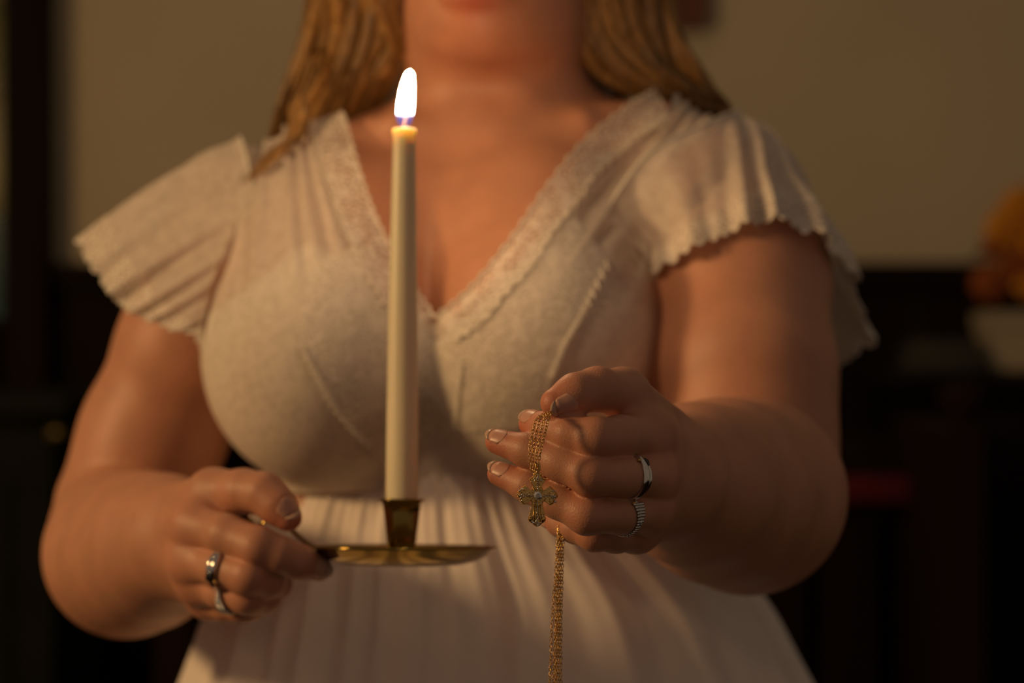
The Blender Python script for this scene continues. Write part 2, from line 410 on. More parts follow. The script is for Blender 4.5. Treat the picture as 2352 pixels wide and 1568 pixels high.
for (px, py, mt, rr), lb in zip(fl, FL_LABELS):
    c = W(px, py, 3.86)
    fr = empty('cut_flower', tuple(c)); tag(fr, lb, 'flower', 'flowers in the dark vase')
    for ring, (cnt, s_, lift) in enumerate(((9, 1.0, 0.1), (7, 0.72, 0.35), (5, 0.45, 0.6))):
        b = MB()
        for k in range(cnt):
            a = 2 * math.pi * k / cnt + ring * 0.4
            u = np.linspace(0, 1, 5); wv = np.array([.10, .26, .30, .22, .02]) * rr * s_ * 1.6
            mid = np.stack([np.cos(a) * u * rr * s_, -(lift * rr * u + .15 * rr * np.sin(u * 3)), np.sin(a) * u * rr * s_], -1)
            side = np.array([-math.sin(a), 0, math.cos(a)])
            P = np.stack([mid - side * wv[:, None], mid + np.array([0, -.003, 0]), mid + side * wv[:, None]], 1)
            b.grid(P + c)
        b.build('petals', mt, fr, solid=0.0012)
    MB().ball(c + [0, -.3 * rr, 0], rr * 0.22, 2).build('flower_eye', 'petal_o', fr)
    st = catmull([c + [0, .004, 0], c * .5 + np.array([vx, 3.9, ZC + .17]) * .5 + [0, 0.01, -.01], (vx + (c[0] - vx) * .1, 3.9, ZC + .08)], 12)
    MB().tube(st, 0.0022, 6).build('stem', 'leaf', fr)
    lf = st[4]; u = np.linspace(0, 1, 6)
    mid = lf + np.stack([u * .05 * np.sign(c[0] - vx + .001), -u * .01, u * .02 - u * u * .03], -1); wv = np.sin(u * math.pi) * .011
    MB().grid(np.stack([mid - np.array([0, 1, 1]) * wv[:, None] * .7, mid, mid + np.array([0, 1, 1]) * wv[:, None] * .7], 1)).build('leaf', 'leaf', fr, solid=0.001)
#@@BODY
# ------------------------------------------------------------------ distance fields for the figure
def ell(p, c, r):
    q = (p - c) / np.asarray(r, np.float32); k0 = np.sqrt((q * q).sum(-1)); q2 = q / np.asarray(r, np.float32)
    return k0 * (k0 - 1) / np.maximum(np.sqrt((q2 * q2).sum(-1)), 1e-5)
def smin(a, b, k):
    h = np.maximum(k - np.abs(a - b), 0) / k
    return np.minimum(a, b) - h * h * k * 0.25
def capsule(p, a, b, ra, rb):
    ab = b - a; t = np.clip(((p - a) @ ab) / (ab @ ab), 0, 1)
    d = p - a - t[:, None] * ab
    return np.sqrt((d * d).sum(-1)) - (ra + (rb - ra) * t)
def chain(p, pts, rad, k=0.004):
    d = None
    for i in range(len(pts) - 1):
        e = capsule(p, pts[i], pts[i + 1], rad[i], rad[i + 1])
        d = e if d is None else smin(d, e, k)
    return d
f32 = lambda *a: np.asarray(a, np.float32)
# torso rings: py, left px, right px, depth centre, half depth   (px measured at 1.81 m)
TS = np.array([(1900, 520, 1560, 1.84, .150), (1600, 560, 1500, 1.84, .145), (1300, 600, 1450, 1.83, .128), (1090, 625, 1420, 1.82, .112), (950, 600, 1440, 1.82, .112),
               (800, 575, 1450, 1.82, .113), (650, 590, 1490, 1.82, .113), (520, 620, 1550, 1.82, .108), (420, 680, 1580, 1.825, .095),
               (340, 760, 1540, 1.83, .078), (270, 860, 1400, 1.835, .062), (220, 960, 1300, 1.835, .05)], float)
sc_ = 1.81 / FPX
zs = CAMH - (TS[:, 0] - 784) * sc_
tab = catmull(np.stack([zs, ((TS[:, 1] + TS[:, 2]) / 2 - 1176) * sc_, (TS[:, 2] - TS[:, 1]) / 2 * sc_, TS[:, 3], TS[:, 4]], 1), 240)
tab = tab[np.argsort(tab[:, 0])]
def torso_rings(p):
    z = p[:, 2]; zc = np.clip(z, tab[0, 0], tab[-1, 0])
    cx, rx, cy, ry = (np.interp(zc, tab[:, 0], tab[:, i]).astype(np.float32) for i in (1, 2, 3, 4))
    dx, dy = np.abs(p[:, 0] - cx), np.abs(p[:, 1] - cy)
    n = ((dx / rx) ** 2.3 + (dy / ry) ** 2.3) ** (1 / 2.3)
    d = (n - 1) * np.sqrt(dx * dx + dy * dy) / np.maximum(n, 1e-3)
    d = np.where(n < 0.3, (n - 1) * np.minimum(rx, ry), d)
    dz = np.abs(z - zc)
    return np.where(dz > 0, np.sqrt(np.maximum(d, 0) ** 2 + dz * dz), d)
BL, BR = W(742, 815, 1.722), W(1232, 795, 1.715)
def torso(p, crease=0.006):
    d = torso_rings(p)
    d = smin(d, capsule(p, W(960, 420, 1.83), W(570, 515, 1.82), .050, .050), .05)
    d = smin(d, capsule(p, W(1270, 360, 1.83), W(1635, 455, 1.79), .052, .052), .05)
    # each breast with its upper pole flowing into the chest
    l_ = smin(ell(p, BL, (.080, .092, .088)), ell(p, W(800, 620, 1.765), (.085, .07, .09)), .04)
    r_ = smin(ell(p, BR, (.080, .094, .090)), ell(p, W(1230, 610, 1.758), (.082, .07, .09)), .04)
    return smin(d, smin(l_, r_, crease), .022)
def neck_head(p):
    d = chain(p, [W(1135, 360, 1.835), W(1135, 200, 1.825), W(1138, 20, 1.80)], [.070, .060, .058], .03)
    for s, (x1, y1) in ((-1, (700, 330)), (1, (1520, 265))):      # collar bones
        d = smin(d, chain(p, [W(1125 + s * 40, 315, 1.765), W(1125 + s * 210, 285, 1.762), W(x1, y1, 1.80)], [.007, .007, .009], .01), .028)
    for s in (-1, 1):                                             # neck cords
        d = smin(d, capsule(p, W(1125 + s * 32, 300, 1.768), W(1138 + s * 150, 60, 1.80), .008, .012), .03)
    hc = W(1128, 0, 1.81); hc[2] = 1.478
    d2 = ell(p, hc, (.074, .095, .112))
    d2 = smin(d2, ell(p, hc + f32(-.001, -.018, -.060), (.060, .058, .052)), .03)
    d2 = smin(d2, ell(p, W(1112, 48, 1.745), (.026, .020, .018)), .03)
    d2 = smin(d2, ell(p, W(1132, 95, 1.782), (.050, .042, .020)), .03)
    d2 = smin(d2, capsule(p, hc + f32(-.006, -.088, .012), hc + f32(-.008, -.106, -.016), .008, .011), .016)   # nose
    for s in (-1, 1):
        d2 = smin(d2, ell(p, hc + f32(-.008 + s * .012, -.098, -.019), (.008, .009, .007)), .008)
        d2 = smin(d2, ell(p, hc + f32(s * .036, -.070, -.012), (.022, .018, .018)), .03)                        # cheek
        e = ell(p, hc + f32(-.004 + s * .032, -.096, .012), (.017, .016, .012)); d2 = -smin(-d2, e, .012)         # eye socket
        d2 = smin(d2, ell(p, hc + f32(-.004 + s * .032, -.0765, .0165), (.0150, .0135, .0090)), .004)              # lids
        d2 = smin(d2, ell(p, hc + f32(-.004 + s * .032, -.0765, .0030), (.0140, .0118, .0050)), .004)
        d2 = smin(d2, capsule(p, hc + f32(-.004 + s * .014, -.086, .030), hc + f32(-.004 + s * .050, -.076, .032), .005, .004), .012)
        d2 = smin(d2, ell(p, hc + f32(s * .074, .006, -.004), (.010, .018, .030)), .008)                        # ear
    d2 = smin(d2, ell(p, W(1090, -8, 1.722), (.024, .012, .0085)), .008)                                            # lower lip
    d2 = smin(d2, ell(p, W(1090, -52, 1.722), (.023, .011, .0065)), .008)
    return smin(d, d2, .012)
# arms: chains of (px,py,Y), radius
def mkd(pts, dy): return mk([(a, b, c + dy, r * (c + dy) / c) for a, b, c, r in pts])
def mk(pts): return [W(*q[:3]).astype(np.float32) for q in pts], [q[3] for q in pts]
ARM_R_UP = mk([(1640, 458, 1.79, .054), (1700, 640, 1.738, .0618), (1712, 860, 1.688, .0605), (1722, 1030, 1.672, .0572), (1735, 1130, 1.662, .0540)])
ARM_R_FO = mk([(1745, 1130, 1.638, .0545), (1718, 1138, 1.568, .0596), (1655, 1128, 1.505, .0540), (1592, 1112, 1.445, .0450), (1545, 1092, 1.397, .0335)])
ARM_L_UP = mk([(565, 520, 1.82, .050), (500, 660, 1.82, .054), (440, 800, 1.822, .053), (352, 1000, 1.83, .0520), (288, 1170, 1.822, .0535)])
ARM_L_FO = mk([(275, 1225, 1.800, .0530), (292, 1272, 1.712, .0547), (330, 1266, 1.655, .0505), (372, 1252, 1.595, .0435), (405, 1238, 1.555, .0345)])
# hands
DH = -0.110
FR = {  # her left hand, right in the picture
 'index':  mkd([(1488, 1003, 1.442, .0132), (1425, 1003, 1.415, .0122), (1368, 1008, 1.402, .0122), (1310, 996, 1.408, .0105), (1262, 985, 1.418, .0100), (1222, 972, 1.432, .0080)], DH),
 'middle': mkd([(1500, 1092, 1.440, .0130), (1432, 1094, 1.412, .0117), (1358, 1092, 1.400, .0120), (1285, 1062, 1.408, .0102), (1212, 1034, 1.418, .0097), (1143, 1014, 1.428, .0074)], DH),
 'ring':   mkd([(1490, 1172, 1.445, .0126), (1422, 1182, 1.418, .0110), (1348, 1182, 1.405, .0113), (1280, 1150, 1.412, .0098), (1212, 1115, 1.420, .0094), (1147, 1088, 1.430, .0072)], DH),
 'pinky':  mkd([(1462, 1222, 1.458, .0110), (1415, 1230, 1.440, .0098), (1365, 1226, 1.430, .0098), (1320, 1212, 1.438, .0086), (1288, 1200, 1.450, .0080), (1262, 1190, 1.462, .0064)], DH),
 'thumb':  mkd([(1505, 985, 1.490, .0185), (1432, 905, 1.446, .0150), (1372, 893, 1.422, .0120), (1322, 905, 1.412, .0112), (1275, 925, 1.408, .0086)], DH),
}
FL_ = {  # her right hand, left in the picture
 'index':  mk([(448, 1205, 1.498, .0135), (520, 1228, 1.475, .0125), (592, 1256, 1.462, .0122), (640, 1274, 1.463, .0108), (686, 1290, 1.468, .0104), (732, 1304, 1.476, .0080)]),
 'middle': mk([(440, 1285, 1.500, .0130), (508, 1304, 1.476, .0118), (572, 1322, 1.463, .0118), (612, 1334, 1.472, .0104), (632, 1340, 1.490, .0098), (618, 1338, 1.510, .0080)]),
 'ring':   mk([(458, 1338, 1.508, .0124), (515, 1358, 1.486, .0112), (570, 1368, 1.474, .0112), (602, 1372, 1.484, .0098), (612, 1370, 1.502, .0092), (592, 1364, 1.520, .0076)]),
 'pinky':  mk([(482, 1378, 1.522, .0112), (520, 1390, 1.506, .0098), (558, 1392, 1.498, .0098), (580, 1390, 1.508, .0086), (584, 1386, 1.520, .0080), (570, 1380, 1.532, .0066)]),
 'thumb':  mk([(425, 1180, 1.540, .0190), (490, 1132, 1.510, .0150), (560, 1128, 1.492, .0130), (606, 1133, 1.482, .0122), (638, 1162, 1.476, .0108), (662, 1188, 1.473, .0084)]),
}
WR, WL = W(1548, 1092, 1.508 + DH).astype(np.float32), W(400, 1238, 1.558).astype(np.float32)
def hand(p, F, wrist, thumb_r):
    palm = None
    prev = None
    for nm in ('index', 'middle', 'ring', 'pinky'):
        m = F[nm][0][0]
        e = capsule(p, m, wrist + (m - F['middle'][0][0]) * 0.45, F[nm][1][0] * 1.0, .019)
        palm = e if palm is None else smin(palm, e, .016)
    d = None
    for nm in ('index', 'middle', 'ring', 'pinky'):
        e = chain(p, *F[nm], .004)
        d = e if d is None else smin(d, e, .0016)
    # soft web between the roots of the fingers
    d = smin(d, palm, .009)
    t = chain(p, *F['thumb'], .006)
    web = capsule(p, F['thumb'][0][1] * .6 + F['index'][0][0] * .4, F['thumb'][0][0] * .5 + F['index'][0][0] * .5, .010, .014)
    d = smin(d, web, .012)
    pal_side = smin(t, d, .0045)
    return pal_side
def bbox(*chains, pad=0.045):
    P = np.concatenate([np.stack(c[0]) for c in chains]); R = max(max(c[1]) for c in chains)
    return P.min(0) - R - pad, P.max(0) + R + pad
def arm(p, up, fo): return smin(chain(p, *up, .02), chain(p, *fo, .02), .005)
GROUPS = []
def grp(fn, lo, hi): GROUPS.append((fn, np.asarray(lo, np.float32), np.asarray(hi, np.float32)))
BIG = 0.2
grp(torso, (-.40, 1.50, .86), (.32, 2.1, 1.50))
grp(neck_head, (-.30, 1.55, 1.20), (.28, 2.05, 1.70))
grp(lambda p: arm(p, ARM_R_UP, ARM_R_FO), *bbox(ARM_R_UP, ARM_R_FO))
grp(lambda p: arm(p, ARM_L_UP, ARM_L_FO), *bbox(ARM_L_UP, ARM_L_FO))
grp(lambda p: hand(p, FR, WR, .018), *bbox(*FR.values(), ([WR], [.03]), pad=.04))
grp(lambda p: hand(p, FL_, WL, .018), *bbox(*FL_.values(), ([WL], [.03]), pad=.04))
KS = [0, .022, .02, .02, .016, .016]
def body(p):
    p = np.ascontiguousarray(p, np.float32)
    d = np.full(len(p), BIG, np.float32)
    for (fn, lo, hi), k in zip(GROUPS, KS):
        m = np.all((p > lo) & (p < hi), 1)
        if not m.any(): continue
        e = fn(p[m]).astype(np.float32)
        d[m] = np.minimum(d[m], e) if k == 0 else smin(d[m], e, k)
    return d
POOL = ThreadPoolExecutor(4)
def par(fn, P):
    if len(P) < 20000: return fn(P)
    return np.concatenate(list(POOL.map(fn, np.array_split(P, max(4, len(P) // 60000)))))
def field_on_grid(fn, lo, hi, h, reach=0.045, B=8):
    lo = np.asarray(lo, float); n = np.ceil((np.asarray(hi) - lo) / h / B).astype(int)
    G = np.empty(tuple(n * B), np.float32)
    ci = np.stack(np.meshgrid(*[np.arange(k) for k in n], indexing='ij'), -1).reshape(-1, 3)
    cen = lo + (ci * B + (B - 1) / 2) * h
    dc = par(fn, cen)
    G.reshape(n[0], B, n[1], B, n[2], B)[:] = dc.reshape(n)[:, None, :, None, :, None]
    act = np.where(np.abs(dc) < h * B * 0.87 + reach * 0.2)[0]
    off = np.stack(np.meshgrid(*[np.arange(B)] * 3, indexing='ij'), -1).reshape(-1, 3)
    Gb = G.reshape(n[0], B, n[1], B, n[2], B)
    for ch in np.array_split(act, max(1, len(act) // 1500)):
        P = (lo + (ci[ch][:, None] * B + off[None]) * h).reshape(-1, 3)
        v = par(fn, P).reshape(len(ch), B, B, B)
        for q, c in zip(v, ci[ch]): Gb[c[0], :, c[1], :, c[2], :] = q
    return G, lo
def surface_nets(G, lo, h, iso=0.0):
    S = (G - iso) < 0
    n = np.array(G.shape)
    c = np.zeros(n - 1, np.int8)
    for dx in (0, 1):
        for dy in (0, 1):
            for dz in (0, 1): c += S[dx:n[0] - 1 + dx, dy:n[1] - 1 + dy, dz:n[2] - 1 + dz]
    cells = np.argwhere((c > 0) & (c < 8)); del c
    idx = np.full(n - 1, -1, np.int32); idx[tuple(cells.T)] = np.arange(len(cells))
    acc = np.zeros((len(cells), 3), np.float32); cnt = np.zeros(len(cells), np.float32)
    corners = [(x, y, z) for x in (0, 1) for y in (0, 1) for z in (0, 1)]
    val = {k: G[cells[:, 0] + k[0], cells[:, 1] + k[1], cells[:, 2] + k[2]] - iso for k in corners}
    for a in corners:
        for ax in range(3):
            if a[ax]: continue
            b = list(a); b[ax] = 1; b = tuple(b)
            va_, vb = val[a], val[b]; m = (va_ < 0) != (vb < 0)
            t = np.where(m, va_ / np.where(m, va_ - vb, 1), 0)
            pos = np.tile(np.array(a, np.float32), (len(cells), 1)); pos[:, ax] = t
            acc[m] += pos[m]; cnt += m
    V = lo + (cells + acc / cnt[:, None]) * h
    Q = []
    for ax in range(3):
        o1, o2 = (ax + 1) % 3, (ax + 2) % 3
        sl0 = [slice(None)] * 3; sl1 = [slice(None)] * 3
        sl0[ax] = slice(0, -1); sl1[ax] = slice(1, None)
        ch = S[tuple(sl0)] != S[tuple(sl1)]
        e = np.argwhere(ch); ok = (e[:, o1] > 0) & (e[:, o2] > 0)
        for a_ in (o1, o2): ok &= e[:, a_] < n[a_] - 1
        e = e[ok]; flip = S[tuple(e.T)]
        d1 = np.zeros(3, int); d1[o1] = 1; d2 = np.zeros(3, int); d2[o2] = 1
        q = np.stack([idx[tuple((e - d1 - d2).T)], idx[tuple((e - d2).T)], idx[tuple(e.T)], idx[tuple((e - d1).T)]], 1)
        q[~flip] = q[~flip][:, ::-1]
        Q.append(q)
    Q = np.concatenate(Q); Q = Q[(Q >= 0).all(1)]
    return V, Q
def grad(fn, V, e=0.0006):
    return np.stack([fn(V + d) - fn(V - d) for d in np.eye(3) * e], 1) / (2 * e)
def project(fn, V, iso=0.0, it=1):
    V = V.astype(np.float64)
    for _ in range(it):
        d = par(fn, V) - iso; e_ = .0006
        g = np.stack([par(fn, V + q) - iso - d for q in np.eye(3) * e_], 1) / e_
        V = V - np.clip(d, -.003, .003)[:, None] * g / np.maximum((g * g).sum(1), 0.2)[:, None]
    return V
def clip_mesh(V, F, g):          # keep g<0, cutting the faces that cross the line
    if F.shape[1] == 4: F = np.concatenate([F[:, [0, 1, 2]], F[:, [0, 2, 3]]])
    s = g[F] < 0; k = s.sum(1)
    keep = [F[k == 3]]; Vn = [V]; base = len(V)
    for want in (1, 2):
        T = F[k == want]; st = s[k == want]
        odd = np.argmax(st if want == 1 else ~st, 1); r = np.arange(len(T))
        a, b, c = T[r, odd], T[r, (odd + 1) % 3], T[r, (odd + 2) % 3]
        def cut(i, j):
            t = g[i] / (g[i] - g[j]); return V[i] + (V[j] - V[i]) * t[:, None]
        Vn += [cut(a, b), cut(a, c)]
        ab = base + np.arange(len(T)); ac = ab + len(T); base += 2 * len(T)
        if want == 1: keep.append(np.stack([a, ab, ac], 1))
        else: keep += [np.stack([ab, b, c], 1), np.stack([ab, c, ac], 1)]
    V2 = np.concatenate(Vn); F2 = np.concatenate(keep)
    # weld the doubled cut points
    key = np.round((V2 + 2) * 4e5).astype(np.int64)
    _, first, inv = np.unique((key[:, 0] << 42) + (key[:, 1] << 21) + key[:, 2], return_index=True, return_inverse=True)
    inv = inv.ravel(); F2 = inv[F2]; V2 = V2[first]
    ok = (F2[:, 0] != F2[:, 1]) & (F2[:, 1] != F2[:, 2]) & (F2[:, 0] != F2[:, 2]); F2 = F2[ok]
    used = np.unique(F2); mp = np.full(len(V2), -1); mp[used] = np.arange(len(used))
    return V2[used], mp[F2]
def boundary_loop(F, near, V):
    nr_ = near(V); F = F[nr_[F].any(1)]
    E = np.concatenate([F[:, [0, 1]], F[:, [1, 2]], F[:, [2, 0]]]); E = np.sort(E, 1).astype(np.int64)
    u, c = np.unique(E[:, 0] * (1 << 32) + E[:, 1], return_counts=True); u = u[c == 1]
    m = nr_[u >> 32] & nr_[u & 0xffffffff]; u = u[m]
    return np.unique(np.concatenate([u >> 32, u & 0xffffffff]))
# --- coarse figure and fine hands, zipped together across the forearm
H = 0.0026
G, lo_ = field_on_grid(body, (-.37, 1.25, .90), (.30, 2.0, 1.62), H)
V, Q = surface_nets(G, lo_, H); del G
V = project(body, V)
cuts = []
parts = []
for (wr, fo, F) in ((WR, ARM_R_FO, FR), (WL, ARM_L_FO, FL_)):
    ax = unit(fo[0][-1] - fo[0][-3]); c = fo[0][-3] + (fo[0][-1] - fo[0][-3]) * 0.35
    P = np.concatenate([np.stack(x_[0]) for x_ in F.values()] + [fo[0][-3][None], wr[None]])
    cuts.append((ax, c, P.min(0) - .05, P.max(0) + .05))
    h2 = H / 2
    G2, l2 = field_on_grid(body, P.min(0) - .048, P.max(0) + .048, h2, reach=.03)
    V2, Q2 = surface_nets(G2, l2, h2); V2 = project(body, V2)
    # keep only the hand side and only what hangs on to the hand
    gx = (c - V2) @ ax + 0.0012
    V2, T2 = clip_mesh(V2, Q2, gx)
    parts.append((V2, T2))
g = np.full(len(V), -1.0)
for ax, c, l_, h_ in cuts:
    inb = np.all((V > l_ - .01) & (V < h_ + .01), 1)
    rel = (V - c) @ ax
    g[inb] = np.maximum(g[inb], rel[inb] + 0.0012)
Vb, Tb = clip_mesh(V, Q, g)
def keep_component(V, T, seed):
    n = len(V); lab = np.arange(n)
    while True:
        m = lab[T].min(1); new = lab.copy()
        np.minimum.at(new, T.ravel(), np.repeat(m, 3)); new = new[new]
        if (new == lab).all(): break
        lab = new
    tgt = lab[np.argmin(((V - seed) ** 2).sum(1))]
    T = T[lab[T[:, 0]] == tgt]; used = np.unique(T); mp = np.full(n, -1); mp[used] = np.arange(len(used))
    return V[used], mp[T]
Vb, Tb = keep_component(Vb, Tb, W(1125, 450, 1.7))
allV = [Vb]; allT = [Tb]; base = len(Vb)
for (V2, T2), (ax, c, l_, h_), F in zip(parts, cuts, (FR, FL_)):
    V2, T2 = keep_component(V2, T2, F['index'][0][2])
    la = boundary_loop(Tb, lambda q: (np.abs((q - c) @ ax + .0012) < 1e-4) & (((q - c) ** 2).sum(1) < .08 ** 2), Vb)
    lb = boundary_loop(T2, lambda q: (np.abs((q - c) @ ax - .0012) < 1e-4) & (((q - c) ** 2).sum(1) < .08 ** 2), V2)
    e1 = unit(np.cross(ax, [0, 0, 1.0])); e2 = np.cross(ax, e1)
    cc = Vb[la].mean(0)
    ang = lambda q: np.arctan2((q - cc) @ e2, (q - cc) @ e1)
    la = la[np.argsort(ang(Vb[la]))]; lb = lb[np.argsort(ang(V2[lb]))]
    aa, ab_ = ang(Vb[la]), ang(V2[lb])
    i = j = 0; na, nb = len(la), len(lb); Z = []
    while i < na or j < nb:
        if j >= nb or (i < na and (aa[(i + 1) % na] + (2 * math.pi if i + 1 >= na else 0)) <= (ab_[(j + 1) % nb] + (2 * math.pi if j + 1 >= nb else 0))):
            Z.append((la[i % na], la[(i + 1) % na], base + lb[j % nb])); i += 1
        else:
            Z.append((la[i % na], base + lb[(j + 1) % nb], base + lb[j % nb])); j += 1
    allV.append(V2); allT += [T2 + base, np.array(Z)]
    base += len(V2)
Vall = np.concatenate(allV); Tall = np.concatenate(allT)
person = empty('person', (0.0, 1.83, 0.0))
tag(person, 'person in a white lace dress holding a lit candle and a cross necklace', 'person')
me = mesh_np('body', Vall, Tall)
# flush of the skin: lips, finger ends and knuckles are redder whatever the light
tint = np.ones((len(Vall), 4), np.float32)
def flush(c, r, col):
    w = np.exp(-((Vall - c) ** 2).sum(1) / r ** 2)[:, None]; tint[:, :3] *= 1 - w * (1 - np.array(col))
flush(W(1090, -10, 1.712), .018, (.95, .55, .6)); flush(W(1120, 60, 1.74), .06, (.95, .84, .80))  # second flush: chin redness, also darkens it a little in place of shade
for F in (FR, FL_):
    for nm, (pts, rad) in F.items():
        flush(pts[-1], .013, (1.0, .72, .72)); flush(pts[2], .010, (1.0, .80, .80))
        if nm != 'thumb': flush(pts[0], .014, (1.0, .84, .84))
at = me.color_attributes.new('tint', 'FLOAT_COLOR', 'POINT'); at.data.foreach_set('color', tint.ravel())
body_o = link('body', me, 'skin', person)
# eyes and lips of the lowered face
hc = W(1128, 0, 1.81); hc[2] = 1.478
for s in (-1, 1):
    e = MB().ball(hc + [-.004 + s * .032, -.076, .012], .0118, 2).build('eye', 'eye', body_o)
    MB().ball(hc + [-.004 + s * .032, -.0865, .010], (.005, .002, .005), 2).build('iris', 'iris', body_o)
for s in (-1, 1):
    bp_ = catmull([hc + [-.004 + s * .014, -.0925, .031], hc + [-.004 + s * .032, -.0905, .036], hc + [-.004 + s * .052, -.080, .032]], 14)
    bw = MB(); bw.asp = .5; bw.tube(bp_, np.interp(np.linspace(0, 1, 14), [0, .3, 1], [.002, .0026, .0008]), 6); bw.build('eyebrow', 'hair', body_o)
# finger nails
def nail(F, nm, normal, lift=1.0, wid=1.0, length=.0092):
    pts, rad = F[nm]; a, b = pts[-2].astype(float), pts[-1].astype(float); ax = unit(b - a)
    nrm = np.asarray(normal, float); nrm = unit(nrm - (nrm @ ax) * ax); sd = np.cross(ax, nrm)
    r = rad[-1] * 1.02
    u = np.linspace(-1, 1, 11); v = np.linspace(0, 1, 9)
    P = np.zeros((9, 11, 3)); D = np.zeros((9, 11, 3))
    for i, vv in enumerate(v):
        wv = 0.80 * wid * (1 - 0.45 * max(0, .25 - vv) / .25) * (1 - .22 * max(0, vv - .8) / .2)
        s0 = -length * .72 + length * vv
        for j, uu in enumerate(u):
            s1 = s0 + (.0016 * (1 - uu * uu) if vv > .8 else 0) - (.0012 * (1 - uu * uu) if vv < .15 else 0)
            D[i, j] = nrm * math.cos(uu * wv) + sd * math.sin(uu * wv)
            P[i, j] = b + ax * s1 + D[i, j] * (rad[-2] + .006)
    iso = (-.00022 + .00030 * np.clip(v / .3, 0, 1))[:, None]
    for _ in range(14):          # settle the plate on the finger
        dd = chain(P.reshape(-1, 3), pts, rad, .006 if nm == 'thumb' else .004).reshape(9, 11) - iso
        P = P - D * np.clip(dd, -.002, .004)[..., None] * .9
    P[8] = P[7] + (P[7] - P[6]) * .9 + ax * .0008
    nl = MB().grid(P[:8]).build('fingernail', 'nail', body_o, solid=.0004)
    MB().grid(P[7:]).build('nail_tip', 'nail_edge', body_o, solid=.0004)
nail(FR, 'thumb', (-.1, -1, -.55), length=.0105); nail(FR, 'index', (-.5, -.5, .9)); nail(FR, 'middle', (-.3, -.75, .8)); nail(FR, 'ring', (-.3, -.75, .8)); nail(FR, 'pinky', (-.2, -1, -.1))
nail(FL_, 'thumb', (.55, -1, .45)); nail(FL_, 'index', (.1, -1, .1)); nail(FL_, 'middle', (-.2, .2, -1)); nail(FL_, 'ring', (-.2, .2, -1)); nail(FL_, 'pinky', (-.2, .2, -1))
#@@DRESS
# ------------------------------------------------------------------ dress
def pix(V): return np.stack([1176 + V[:, 0] / V[:, 1] * FPX, 784 - (V[:, 2] - CAMH) / V[:, 1] * FPX], 1)
def poly_sd(P, poly):
    poly = np.asarray(poly, float); d = np.full(len(P), 1e9); ins = np.zeros(len(P), bool)
    for i in range(len(poly)):
        a, b = poly[i], poly[(i + 1) % len(poly)]; ab = b - a
        t = np.clip(((P - a) @ ab) / (ab @ ab), 0, 1); q = P - a - t[:, None] * ab
        d = np.minimum(d, (q * q).sum(1))
        c = ((a[1] <= P[:, 1]) & (b[1] > P[:, 1])) | ((b[1] <= P[:, 1]) & (a[1] > P[:, 1]))
        with np.errstate(divide='ignore', invalid='ignore'):
            xx = a[0] + (P[:, 1] - a[1]) / (b[1] - a[1]) * ab[0]
        ins ^= c & (P[:, 0] < xx)
    d = np.sqrt(d); return np.where(ins, -d, d)
VL = [(785, 255), (800, 300), (822, 380), (852, 470), (893, 560), (945, 650), (1000, 728)]
VR = [(1000, 728), (1085, 655), (1175, 545), (1255, 430), (1340, 325), (1440, 245), (1505, 205)]
def smooth2(P, n=50): return catmull(np.asarray(P, float), n)
EMP = [(1560, 1082), (1300, 1072), (1100, 1076), (900, 1090), (740, 1100), (560, 1092)]
ARML = [(505, 775), (532, 680), (562, 605), (579, 520), (579, 423), (552, 318)]
ARMR = [(1690, 250), (1625, 285), (1490, 347), (1415, 450), (1385, 530), (1440, 640), (1475, 730)]
def inset(edge, w):
    e = smooth2(edge, 50); T = np.gradient(e, axis=0); T /= np.linalg.norm(T, axis=1, keepdims=True)
    return e + np.stack([-T[:, 1], T[:, 0]], 1) * w
front = np.concatenate([inset(VL, 62)[:-6], [(998, 738)], inset(VR, 58)[6:], [(1560, 195)], smooth2(ARMR, 40) + [62, 0], [(1600, 850)], smooth2(EMP, 30) + [0, 34], [(380, 1000), (400, 800)], smooth2(ARML, 30) - [38, 0], [(560, 230), (700, 205)]])
def dress_field(p):
    p = np.ascontiguousarray(p, np.float32); d = torso(p, 0.022)
    m = p[:, 2] > 1.22
    if m.any(): d[m] = smin(d[m], neck_head(p[m]), .022)
    return d
Gd, ld_ = field_on_grid(dress_field, (-.37, 1.5, .98), (.30, 2.02, 1.48), 0.003)
V0, Q0 = surface_nets(Gd, ld_, 0.003, 0.006); V0 = project(dress_field, V0, 0.006)
N0 = np.stack([dress_field(V0 + q) - 0.006 for q in np.eye(3) * .0008], 1); N0 /= np.linalg.norm(N0, axis=1, keepdims=True) + 1e-9
def shell(iso): return V0 + N0 * (iso - 0.006), Q0
def sheerfold(V, amp):
    # gathers running from each shoulder towards the bust
    p = pix(V); d = np.zeros(len(V))
    for c, sgn in (((640, 60), 1), ((1720, 40), -1)):
        a = np.arctan2(p[:, 1] - c[1], p[:, 0] - c[0]); r = np.hypot(p[:, 0] - c[0], p[:, 1] - c[1])
        w = np.clip((760 - p[:, 1]) / 250, 0, 1) * (np.abs(p[:, 0] - c[0]) < 520)
        d += w * (np.sin(a * 46 + 1.3 * np.sin(a * 9) + .6 * np.sin(r / 90)) * .6 + np.sin(a * 71 + 2) * .4) * ((p[:, 0] < 1060) if sgn > 0 else (p[:, 0] >= 1060))
    return d * amp
